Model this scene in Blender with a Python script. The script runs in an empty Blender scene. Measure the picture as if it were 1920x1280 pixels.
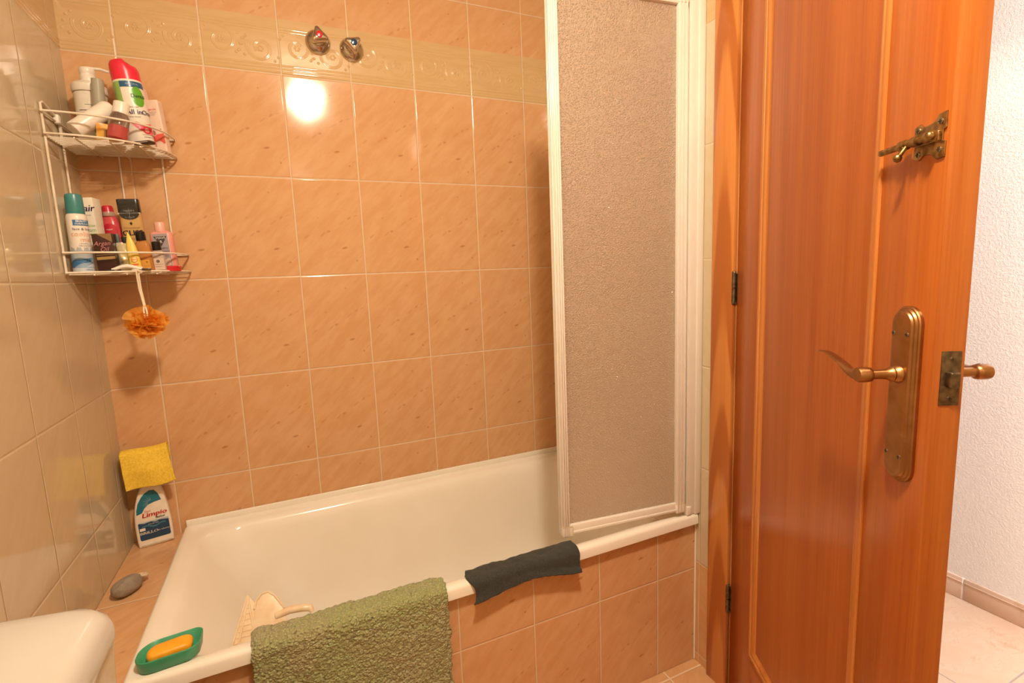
import bpy, bmesh, math, random
from mathutils import Vector, Matrix, Euler, noise
random.seed(7)
S = bpy.context.scene
C = S.collection
pi = math.pi
R = math.radians
V = Vector

# ------------------------------------------------------------------ nodes
class E_:
    def __init__(s, nt, sock): s.nt, s.s = nt, sock
    def _m(s, op, b=None, c=None):
        n = s.nt.nodes.new('ShaderNodeMath'); n.operation = op
        for i, v in enumerate((s, b, c)):
            if v is None: continue
            if isinstance(v, E_): s.nt.links.new(v.s, n.inputs[i])
            else: n.inputs[i].default_value = v
        return E_(s.nt, n.outputs[0])
    def __add__(s, o): return s._m('ADD', o)
    __radd__ = __add__
    def __sub__(s, o): return s._m('SUBTRACT', o)
    def __rsub__(s, o): return (s * -1) + o
    def __mul__(s, o): return s._m('MULTIPLY', o)
    __rmul__ = __mul__
    def __truediv__(s, o): return s._m('DIVIDE', o)
    def f(s): return s._m('FRACT')
    def fl(s): return s._m('FLOOR')
    def ab(s): return s._m('ABSOLUTE')
    def mn(s, o): return s._m('MINIMUM', o)
    def mx(s, o): return s._m('MAXIMUM', o)
    def sq(s): return s._m('MULTIPLY', s)
    def gt(s, o): return s._m('GREATER_THAN', o)
    def sin(s): return s._m('SINE')
    def pw(s, o): return s._m('POWER', o)
    def ss(s, a, b, lo=0., hi=1.):
        n = s.nt.nodes.new('ShaderNodeMapRange'); n.interpolation_type = 'SMOOTHSTEP'
        s.nt.links.new(s.s, n.inputs[0])
        for i, v in enumerate((a, b, lo, hi)): n.inputs[i + 1].default_value = v
        return E_(s.nt, n.outputs[0])

class M_:
    """a procedural material"""
    def __init__(s, name, col=(.8, .8, .8), rough=.5, metal=0., ior=1.5, trans=0., coat=0., spec=.5):
        s.m = bpy.data.materials.new(name); s.m.use_nodes = True
        s.nt = s.m.node_tree; s.b = s.nt.nodes['Principled BSDF']
        s.set('Base Color', (*col, 1)); s.set('Roughness', rough); s.set('Metallic', metal); s.set('IOR', ior)
        s.set('Transmission Weight', trans); s.set('Coat Weight', coat); s.set('Specular IOR Level', spec)
        s._c = None
    def set(s, k, v): s.b.inputs[k].default_value = v
    def link(s, k, e): s.nt.links.new(e.s if isinstance(e, E_) else e, s.b.inputs[k])
    def coord(s):
        if s._c is None:
            t = s.nt.nodes.new('ShaderNodeTexCoord'); s.vec = t.outputs['Object']
            x = s.nt.nodes.new('ShaderNodeSeparateXYZ'); s.nt.links.new(s.vec, x.inputs[0])
            s._c = [E_(s.nt, o) for o in x.outputs]
        return s._c
    def comb(s, x, y, z=0.):
        n = s.nt.nodes.new('ShaderNodeCombineXYZ')
        for i, v in enumerate((x, y, z)):
            if isinstance(v, E_): s.nt.links.new(v.s, n.inputs[i])
            else: n.inputs[i].default_value = v
        return n.outputs[0]
    def noise(s, vec, scale, detail=3., rough=.5, dist=0.):
        n = s.nt.nodes.new('ShaderNodeTexNoise')
        s.nt.links.new(vec, n.inputs['Vector'])
        n.inputs['Scale'].default_value = scale; n.inputs['Detail'].default_value = detail
        n.inputs['Roughness'].default_value = rough; n.inputs['Distortion'].default_value = dist
        return E_(s.nt, n.outputs[0])
    def voro(s, vec, scale, feat='F1'):
        n = s.nt.nodes.new('ShaderNodeTexVoronoi'); n.feature = feat
        s.nt.links.new(vec, n.inputs['Vector']); n.inputs['Scale'].default_value = scale
        return E_(s.nt, n.outputs['Distance'])
    def white(s, vec):
        n = s.nt.nodes.new('ShaderNodeTexWhiteNoise'); n.noise_dimensions = '3D'
        s.nt.links.new(vec, n.inputs['Vector']); return E_(s.nt, n.outputs['Value'])
    def mix(s, fac, a, b):
        n = s.nt.nodes.new('ShaderNodeMix'); n.data_type = 'RGBA'
        if isinstance(fac, E_): s.nt.links.new(fac.s, n.inputs[0])
        else: n.inputs[0].default_value = fac
        for i, v in ((6, a), (7, b)):
            if isinstance(v, tuple): n.inputs[i].default_value = (*v, 1)
            else: s.nt.links.new(v, n.inputs[i])
        return n.outputs[2]
    def bump(s, h, dist=1., strength=1.):
        n = s.nt.nodes.new('ShaderNodeBump'); n.inputs['Strength'].default_value = strength
        n.inputs['Distance'].default_value = dist
        s.nt.links.new(h.s, n.inputs['Height']); s.nt.links.new(n.outputs[0], s.b.inputs['Normal'])
        return n
    def noisy(s, scale, a, b, bump=0., stretch=(1, 1, 1)):
        """mottled colour between a and b"""
        c = s.coord(); v = s.comb(c[0] * stretch[0], c[1] * stretch[1], c[2] * stretch[2])
        n = s.noise(v, scale, 4)
        s.link('Base Color', s.mix(n.ss(.3, .7), a, b))
        if bump: s.bump(n, bump)
        return s

def plain(name, col, rough=.35, **k):
    m = M_(name, col, rough, **k)
    if k.get('trans', 0) == 0 and not k.get('metal', 0):
        d = tuple(c * .93 for c in col)
        m.noisy(60, d, col)
    return m.m

ORANGE_A, ORANGE_B = (.655, .382, .197), (.610, .330, .153)
BEIGE_A, BEIGE_B = (.60, .50, .345), (.575, .47, .315)
BAND = (.61, .42, .215)
GROUT = (.70, .56, .41)

def print_spots(m, fu, fv, tw, th):
    """the little dark flecks printed on every orange tile (fu, fv in 0..1, v up)"""
    tot = None
    for u, v, a, b, ang, k in ((.70, .285, .009, .0036, 12, .85), (.875, .145, .003, .0035, 0, .75), (.47, .46, .006, .004, 15, .55),
                               (.385, .43, .011, .003, 40, .35), (.80, .60, .0065, .003, 40, .5), (.90, .625, .007, .0022, 20, .3),
                               (.14, .405, .010, .003, 40, .35), (.66, .85, .0028, .0028, 0, .6), (.68, .55, .012, .003, 35, .28),
                               (.33, .60, .003, .003, 0, .3), (.94, .19, .010, .0014, 40, .35)):
        x = (fu - u) * tw; y = (fv - v) * th
        c, s_ = math.cos(R(ang)), math.sin(R(ang))
        d = ((x * c + y * s_) * (1 / a)).sq() + ((y * c - x * s_) * (1 / b)).sq()
        e = d.ss(0., 1.6, k, 0.)
        tot = e if tot is None else tot.mx(e)
    return tot

def tile_mat(name, ua, va, u0, v0, tw, th, zones, rough=.09, gw=.0028, grout=GROUT, tilt=.006, spots=True):
    """glazed tiles laid in a grid along axes ua, va. zones: list of (below this v, kind)"""
    m = M_(name, (.8, .5, .3), rough)
    c = m.coord()
    u = (c[ua] - u0) * (1 / tw); v = (c[va] - v0) * (1 / th)
    fu, fv, iu, iv = u.f(), v.f(), u.fl(), v.fl()
    du = fu.mn(1 - fu) * tw; dv = fv.mn(1 - fv) * th
    d = du.mn(dv)
    tile = d.ss(gw * .42, gw * .62)
    r1 = m.white(m.comb(iu, iv, 1.)); r2 = m.white(m.comb(iu, iv, 5.)); r3 = m.white(m.comb(iu, iv, 9.))
    # cloudy diagonal veining in the glaze, the same print on each tile
    px = fu * tw; py = fv * th
    dg = m.comb((px + py) * .35, (py - px) * 1.2, r3 * 3)
    cl = m.noise(dg, 24, 3, .65).ss(.3, .7)
    oran = m.mix(cl, ORANGE_A, ORANGE_B)
    sp = None
    if spots:
        sp = print_spots(m, fu, fv, tw, th)
        oran = m.mix(sp * .8, oran, (.36, .14, .045))
    beig = m.mix(cl, BEIGE_A, BEIGE_B)
    band = m.mix(m.noise(m.comb(c[ua] * .15, c[va], 0.), 60, 2).ss(.35, .65), BAND, (.585, .39, .19))
    cols = {'o': oran, 'b': beig, 'l': band}
    col = cols[zones[0][1]]
    for (lim, _), (_, kind) in zip(zones, zones[1:]):
        col = m.mix(c[va].gt(lim), col, cols[kind])
    col = m.mix(tile, grout, col)
    m.link('Base Color', col)
    m.link('Roughness', tile.ss(0, 1, .6, rough))
    h = d.ss(0., gw * 1.5) * .0009 + ((r1 - .5) * px + (r2 - .5) * py) * tilt
    h = h + m.noise(m.vec, 9, 0) * .0012
    m.bump(h)
    return m.m

def wood_mat(name, light=(.60, .215, .05), dark=(.40, .105, .018), axis=2, seed=0., scale=1., knots=False, rough=.28):
    m = M_(name, light, rough, coat=.15)
    m.set('Coat Roughness', .15)
    c = list(m.coord())
    z = c.pop(axis); x, y = c
    x = x + seed; z2 = z + seed * 3
    warp = m.noise(m.comb(x * 2.2, y * 2.2, z2 * .5), 3.0, 2)
    broad = m.noise(m.comb(x * scale, y * scale, z2 * .035 + warp * .015), 26, 3, .55)
    fine = m.noise(m.comb(x * scale, y * scale, z2 * .02), 210, 2, .5)
    g = broad.ss(.3, .7) * .65 + fine.ss(.3, .7) * .35
    if knots:
        # cathedral figure of a flat-sawn board
        q = c[1] + .752
        r = q * q * 420 + (z2 + warp * .6) * 2.0 + broad * .12
        ring = (r * 6.3).sin() * .5 + .5
        g = ring.ss(.30, .85) * .95 + fine.ss(.3, .7) * .12 + broad.ss(.3, .7) * .15
    m.link('Base Color', m.mix(g, light, dark))
    m.bump(fine, .0004)
    return m.m

# ------------------------------------------------------------------ meshes
class B_:
    """collects shapes for one mesh object"""
    def __init__(s): s.v, s.f, s.mi = [], [], []
    def add(s, vs, fs, mi=0, M=None):
        n = len(s.v)
        s.v += [tuple(M @ V(p)) if M else tuple(p) for p in vs]
        s.f += [tuple(i + n for i in f) for f in fs]; s.mi += [mi] * len(fs)
        return s
    def bm(s, bm, mi=0, M=None):
        bm.verts.index_update()
        s.add([v.co.copy() for v in bm.verts], [[v.index for v in f.verts] for f in bm.faces], mi, M); bm.free(); return s
    def box(s, a, b, bev=0., seg=2, mi=0, M=None):
        bm = bmesh.new(); bmesh.ops.create_cube(bm, size=1)
        for v in bm.verts:
            v.co = V([(a[i] + b[i]) / 2 + v.co[i] * (b[i] - a[i]) for i in range(3)])
        if bev: bmesh.ops.bevel(bm, geom=bm.edges[:], offset=bev, segments=seg, affect='EDGES', profile=.5)
        return s.bm(bm, mi, M)
    def prism(s, pts, h, bev=0., seg=2, mi=0, M=None):
        """outline in xy raised from z 0 to h"""
        bm = bmesh.new(); n = len(pts)
        lo = [bm.verts.new((x, y, 0)) for x, y in pts]; hi = [bm.verts.new((x, y, h)) for x, y in pts]
        bm.faces.new(lo[::-1]); bm.faces.new(hi)
        for i in range(n): bm.faces.new((lo[i], lo[(i + 1) % n], hi[(i + 1) % n], hi[i]))
        bmesh.ops.recalc_face_normals(bm, faces=bm.faces[:])
        if bev:
            ed = [e for e in bm.edges if abs(e.verts[0].co.z - e.verts[1].co.z) < 1e-9]
            bmesh.ops.bevel(bm, geom=ed, offset=bev, segments=seg, affect='EDGES', profile=.5)
        return s.bm(bm, mi, M)
    def lathe(s, prof, n=40, mi=0, M=None, sx=1., sy=1.):
        """(r, z) profile round z; sx, sy flatten it"""
        vs, fs = [], []
        for r, z in prof:
            for k in range(n):
                a = 2 * pi * k / n; vs.append((r * math.cos(a) * sx, r * math.sin(a) * sy, z))
        for i in range(len(prof) - 1):
            for k in range(n):
                fs.append((i * n + k, i * n + (k + 1) % n, (i + 1) * n + (k + 1) % n, (i + 1) * n + k))
        if prof[0][0] > 1e-6: fs.append(tuple(range(n))[::-1])
        if prof[-1][0] > 1e-6: fs.append(tuple((len(prof) - 1) * n + k for k in range(n)))
        return s.add(vs, fs, mi, M)
    def tube(s, path, r, n=8, mi=0, closed=False, M=None, caps=True):
        path = [V(p) for p in path]; m = len(path)
        rs = r if isinstance(r, (list, tuple)) else [r] * m
        vs, fs = [], []
        up = None
        for i, p in enumerate(path):
            a = path[(i - 1) % m] if closed or i else p
            b = path[(i + 1) % m] if closed or i < m - 1 else p
            t = (b - a).normalized()
            if up is None: up = V((0, 0, 1)) if abs(t.z) < .9 else V((1, 0, 0))
            sd = t.cross(up)
            if sd.length < 1e-6: sd = t.orthogonal()
            sd.normalize(); up = sd.cross(t).normalized()
            for k in range(n):
                w = 2 * pi * k / n; vs.append(p + (sd * math.cos(w) + up * math.sin(w)) * rs[i])
        for i in range(m if closed else m - 1):
            j = (i + 1) % m
            for k in range(n): fs.append((i * n + k, i * n + (k + 1) % n, j * n + (k + 1) % n, j * n + k))
        if caps and not closed:
            fs.append(tuple(range(n))[::-1]); fs.append(tuple((m - 1) * n + k for k in range(n)))
        return s.add(vs, fs, mi, M)
    def rings(s, rows, cap0=True, cap1=True, mi=0, M=None, closed=True):
        """loft of rings with equal point counts"""
        n = len(rows[0]); vs = [p for r in rows for p in r]; fs = []
        for i in range(len(rows) - 1):
            for k in range(n if closed else n - 1): fs.append((i * n + k, i * n + (k + 1) % n, (i + 1) * n + (k + 1) % n, (i + 1) * n + k))
        if cap0: fs.append(tuple(range(n))[::-1])
        if cap1: fs.append(tuple((len(rows) - 1) * n + k for k in range(n)))
        return s.add(vs, fs, mi, M)
    def grid(s, fn, nu, nv, mi=0, M=None):
        vs = [fn(i / nu, j / nv) for j in range(nv + 1) for i in range(nu + 1)]
        fs = [(j * (nu + 1) + i, j * (nu + 1) + i + 1, (j + 1) * (nu + 1) + i + 1, (j + 1) * (nu + 1) + i) for j in range(nv) for i in range(nu)]
        return s.add(vs, fs, mi, M)
    def obj(s, name, mats, parent=None, smooth=35, solid=0., recalc=True):
        me = bpy.data.meshes.new(name); me.from_pydata([tuple(v) for v in s.v], [], s.f)
        for m in (mats if isinstance(mats, (list, tuple)) else [mats]): me.materials.append(m)
        me.polygons.foreach_set('material_index', s.mi)
        if recalc:
            bm = bmesh.new(); bm.from_mesh(me); bmesh.ops.recalc_face_normals(bm, faces=bm.faces[:]); bm.to_mesh(me); bm.free()
        if smooth:
            me.polygons.foreach_set('use_smooth', [True] * len(me.polygons))
            me.set_sharp_from_angle(angle=R(smooth))
        me.update()
        o = bpy.data.objects.new(name, me); C.objects.link(o)
        if parent: o.parent = parent
        if solid:
            d = o.modifiers.new('thick', 'SOLIDIFY'); d.thickness = solid; d.offset = 0
        return o

def tag(o, label, cat, group=None):
    o['label'] = label; o['category'] = cat
    if group: o['group'] = group
    return o
def struct(o, label=None):
    o['kind'] = 'structure'
    if label: o['label'] = label
    return o
def thing(name, label, cat, loc=(0, 0, 0), rot=(0, 0, 0), group=None):
    o = bpy.data.objects.new(name, None); C.objects.link(o)
    o.location = loc; o.rotation_euler = rot; o.empty_display_size = .05
    return tag(o, label, cat, group)

def rrect(x0, x1, y0, y1, r, n=6):
    """rounded rectangle outline, counter-clockwise"""
    rr = r if isinstance(r, (tuple, list)) else (r,) * 4   # bl, br, tr, tl
    out = []
    for (cx, cy, a0), q in zip(((x0, y0, 180), (x1, y0, 270), (x1, y1, 0), (x0, y1, 90)), rr):
        sx = 1 if cx == x0 else -1; sy = 1 if cy == y0 else -1
        for k in range(n + 1):
            a = R(a0 + 90 * k / n); out.append((cx + sx * q + q * math.cos(a), cy + sy * q + q * math.sin(a)))
    return out

_glyph = {}
def text_geo(s, size):
    cu = bpy.data.curves.new('type', 'FONT'); cu.body = s; cu.size = size; cu.resolution_u = 2
    cu.align_x = 'CENTER'; cu.align_y = 'CENTER'
    o = bpy.data.objects.new('type', cu); C.objects.link(o)
    dg = bpy.context.evaluated_depsgraph_get()
    me = bpy.data.meshes.new_from_object(o.evaluated_get(dg))
    vs = [v.co.copy() for v in me.vertices]; fs = [tuple(p.vertices) for p in me.polygons]
    bpy.data.objects.remove(o); bpy.data.curves.remove(cu); bpy.data.meshes.remove(me)
    return vs, fs
def letter(b, s, size, fn, x=0., y=0., mi=0, shear=0., wide=1., bold=0.):
    """lay lettering on a surface: fn(x, y) gives the point"""
    vs, fs = text_geo(s, size)
    for k in ((0,) if not bold else (-bold, 0, bold)):
        b.add([fn(x + (p.x + p.y * shear) * wide + k, y + p.y + k * .3) for p in vs], fs, mi)
def cyl(r, a0=0., e=.0005): return lambda x, y: V(((r + e) * math.sin(x / r + a0), -(r + e) * math.cos(x / r + a0), y))
def flat(y0, e=.0005): return lambda x, y: V((x, y0 - e, y))
def patch(b, fn, x0, x1, y0, y1, nx=8, ny=1, mi=0):
    b.grid(lambda u, v: fn(x0 + (x1 - x0) * u, y0 + (y1 - y0) * v), nx, ny, mi)
def poly(b, fn, pts, mi=0):
    """filled outline laid on a curved surface: rings shrinking to the middle"""
    sub = []
    for (x0, y0), (x1, y1) in zip(pts, pts[1:] + pts[:1]):
        k = max(1, int(math.hypot(x1 - x0, y1 - y0) / .005)); sub += [(x0 + (x1 - x0) * i / k, y0 + (y1 - y0) * i / k) for i in range(k)]
    cx, cy = sum(p[0] for p in sub) / len(sub), sum(p[1] for p in sub) / len(sub)
    b.rings([[fn(cx + (x - cx) * q, cy + (y - cy) * q) for x, y in sub] for q in (1, .75, .5, .25, .02)], False, True, mi)
def disc(b, fn, cx, cy, rx, ry=None, mi=0, n=24): poly(b, fn, [(cx + rx * math.cos(2 * pi * k / n), cy + (ry or rx) * math.sin(2 * pi * k / n)) for k in range(n)], mi)

# ------------------------------------------------------------------ camera
def camera():
    y, p, r = 0.420568, -0.134503, -0.039455
    fw = V((math.sin(y) * math.cos(p), math.cos(y) * math.cos(p), math.sin(p)))
    rt = V((math.cos(y), -math.sin(y), 0)); up = rt.cross(fw)
    c, s_ = math.cos(r), math.sin(r)
    rt, up = rt * c + up * s_, up * c - rt * s_
    cd = bpy.data.cameras.new('camera'); o = bpy.data.objects.new('camera', cd); C.objects.link(o)
    M = Matrix((rt, up, -fw)).transposed().to_4x4(); M.translation = V((.34931, -1.71839, 1.20112))
    o.matrix_world = M
    cd.sensor_width = 36; cd.sensor_fit = 'HORIZONTAL'; cd.lens = 938.9364 / 1920 * 36; cd.clip_start = .01
    S.camera = o
camera()

# ------------------------------------------------------------------ setting
XL, XR, YF, ZC = -.1176, 1.400, -2.60, 2.42
H1, TH = 1.815, .2977            # foot of the border, tile height
BT = H1 + .155                   # top of the border
zb = [(BT, 'l'), (9, 'o')]
m_back = tile_mat('orange tiles, long wall', 0, 2, 0, H1, .2, TH, [(H1, 'o'), (BT, 'l'), (9, 'o')])
m_left = tile_mat('beige tiles, end wall', 1, 2, -.0645, H1, .202, TH, [(H1 - 5 * TH, 'o'), (H1, 'b'), (BT, 'l'), (9, 'b')], spots=False, grout=(.62, .51, .36))
m_right = tile_mat('beige tiles, door wall', 1, 2, -.0645, H1, .202, TH, [(H1 - 5 * TH, 'o'), (H1, 'b'), (BT, 'l'), (9, 'b')], spots=False, grout=(.62, .51, .36))
m_floor = tile_mat('orange floor tiles', 0, 1, 1.28, -.68, .33, .33, [(9, 'o')], spots=False, rough=.15, gw=.004, grout=(.72, .58, .42))
m_white = M_('matt ceiling paint', (.55, .52, .47), .8).noisy(8, (.52, .49, .44), (.57, .54, .49)).m

struct(B_().box((XL - .1, 0, 0), (XR, .1, ZC)).obj('wall_back', m_back, smooth=0), 'orange marbled tile wall behind the bath')
struct(B_().box((XL - .1, YF, 0), (XL, 0, ZC)).obj('wall_left', m_left, smooth=0), 'beige tile wall at the end of the bath')
DY0, DY1, DH = -.786, -1.472, 2.06       # doorway
struct(B_().box((XR, DY0, 0), (XR + .1, .1, ZC)).box((XR, YF, 0), (XR + .1, DY1, ZC)).box((XR, DY1, DH), (XR + .1, DY0, ZC)).obj('wall_right', m_right, smooth=0), 'beige tile wall with the doorway')
struct(B_().box((XL - .1, YF - .1, 0), (XR + .1, YF, ZC)).obj('wall_front', m_left, smooth=0), 'tile wall opposite the bath')
struct(B_().box((XL - .1, YF - .1, -.1), (XR + .05, .1, 0)).obj('floor', m_floor, smooth=0), 'orange bathroom floor tiles')
struct(B_().box((XL - .1, YF - .1, ZC), (XR + .1, .1, ZC + .1)).obj('ceiling', m_white, smooth=0), 'white bathroom ceiling')

# raised border: rails, scrolls and rosettes in the glaze
m_band = M_('glazed border relief', BAND, .035).noisy(30, (.595, .405, .20), BAND).m
def border():
    b = B_(); bead = lambda x, z, r=.008, up=.0013: b.lathe([(r * math.sin(k * pi / 60), -r * math.cos(k * pi / 60)) if k else (.0001, -r) for k in range(0, 16)], 14, M=Matrix.Translation((x, r - up, z)) @ Matrix.Rotation(-pi / 2, 4, 'X'))
    for x0 in [.2 * k for k in range(-1, 7)]:
        xa, xb = max(x0 + .003, XL + .001), min(x0 + .197, XR - .001)
        for z in (H1 + .007, H1 + .016, H1 + .025, H1 + .121, H1 + .129):
            b.tube([(xa, .0072, z), (xb, .0072, z)], .008, 44)
        for j, sg in ((0, 1), (1, -1)):
            cx = x0 + .05 + .1 * j; cz = H1 + .073 + sg * .006
            if cx < XL + .04 or cx > XR - .04: continue
            for off in (0, .0065):
                sp = []
                for k in range(64):
                    t = k / 63; a = sg * (1.15 * 2 * pi * t) + (pi * .2 if sg > 0 else pi * 1.2)
                    q = .014 + .024 * t - off * .6
                    sp.append((cx + q * math.cos(a), .0053, cz + q * math.sin(a)))
                b.tube(sp, .006, 36)
            for k in range(6):
                a = k * pi / 3; bead(cx + .0065 * math.cos(a), cz + .0065 * math.sin(a), .005, .0012)
            for dx, dz in ((.043, .022), (.036, -.030), (-.036, .031), (.052, -.006), (.046, -.022), (.058, .012), (-.046, .020)):
                bead(cx + dx * sg, cz + dz * sg)
    for z in (H1 + .007, H1 + .016, H1 + .025, H1 + .121, H1 + .129):
        for k in range(11):
            ya = -.0645 - .202 * k
            b.tube([(XL - .0072, min(ya + .199, -.001), z), (XL - .0072, ya + .003, z)], .008, 44)
    return b.obj('trim_1', m_band, smooth=60)
struct(border(), 'raised scroll border in the tiles')

# door lining and architrave
m_jamb = wood_mat('varnished pine, door casing', (.60, .235, .058), (.41, .122, .023), knots=True, seed=.0)
def casing():
    b = B_()
    b.box((XR - .013, -.784, 0), (XR + .001, -.713, 2.13), .003)
    b.box((XR - .013, DY1 - .07, 0), (XR + .001, DY1, 2.13), .003)
    b.box((XR - .013, DY1 - .07, DH - .005), (XR + .001, -.713, 2.13), .003)
    o = b.obj('trim_2', m_jamb)
    l = B_()
    l.box((XR - .002, -.7885, 0), (XR + .102, -.7845, DH), .002)
    l.box((XR - .002, DY1 + .0, 0), (XR + .102, DY1 + .013, DH), .002)
    l.box((XR - .002, DY1, DH - .013), (XR + .102, -.7845, DH), .002)
    l.box((XR + .045, -.800, 0), (XR + .06, -.786, DH), .001)
    li = l.obj('lining', m_jamb, o)
    return o
struct(casing(), 'varnished pine door casing')

# hall beyond the door
m_hallw = M_('white textured plaster', (.86, .83, .82), .75)
c_ = m_hallw.coord(); m_hallw.bump(m_hallw.noise(m_hallw.vec, 150, 3, .6).ss(.4, .62) * 1.0 + m_hallw.noise(m_hallw.vec, 60, 2) * .6, .00042)
m_hallw = m_hallw.m
def marble(name, ua, va, u0, v0, tw, th, gw, grout, a=(.62, .41, .28), b=(.55, .32, .195)):
    m = M_(name, a, .16); c = m.coord()
    u = (c[ua] - u0) * (1 / tw); v = (c[va] - v0) * (1 / th)
    d = (u.f().mn(1 - u.f()) * tw).mn(v.f().mn(1 - v.f()) * th)
    n = m.noise(m.comb(c[0], c[1] * 1.4, c[2]), 5, 5, .6, 1.2)
    n2 = m.noise(m.comb(c[0] + 4, c[1] * 1.7, c[2]), 7, 6, .7, 2.0)
    vein = (n2 - .5).ab().ss(0., .03, 1., 0.) * n.ss(.45, .6)
    col = m.mix(n.ss(.35, .65), a, (.65, .46, .33)); col = m.mix(n.ss(.55, .75) * .6, col, b)
    col = m.mix(vein * .4, col, (.52, .27, .15))
    m.link('Base Color', m.mix(d.ss(gw * .4, gw * .6), grout, col)); m.bump(d.ss(0, gw) * .001)
    return m.m
m_hfloor = marble('pink marbled hall tiles', 0, 1, 1.985, -1.12, .45, .45, .004, (.38, .30, .27))
m_base = marble('pink marbled skirting tiles', 1, 2, -.871, -.4, .31, .9, .005, (.86, .82, .78), (.70, .50, .38), (.62, .42, .30))
HX = 2.436
struct(B_().box((HX, -3.2, 0), (HX + .1, 1.2, ZC)).obj('wall_hall', m_hallw, smooth=0), 'white plastered hall wall')
struct(B_().box((XR + .05, -3.2, -.1), (HX + .1, 1.2, 0)).obj('floor_hall', m_hfloor, smooth=0), 'pink marbled hall floor tiles')
struct(B_().box((XR + .1, -3.2, ZC), (HX + .1, 1.2, ZC + .1)).obj('ceiling_hall', m_white, smooth=0), 'white hall ceiling')
struct(B_().box((XR + .1, 1.2, 0), (HX, 1.3, ZC)).box((XR + .1, -3.3, 0), (HX, -3.2, ZC)).obj('wall_hall_end', m_hallw, smooth=0), 'white hall end wall')
bb = B_()
for k in range(-6, 9):
    y0 = -.871 + .31 * k
    bb.box((HX - .009, y0 + .0015, 0), (HX + .001, y0 + .3085, .079), .0025)
    bb.box((HX - .011, y0 + .0015, .062), (HX - .003, y0 + .3085, .0655), .001)
bb.box((HX - .006, -3.2, 0), (HX + .001, 1.2, .077), 0, mi=1)
struct(bb.obj('baseboard_hall', [m_base, plain('white joint', (.86, .82, .78), .6)]), 'pink marbled hall skirting')

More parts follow.
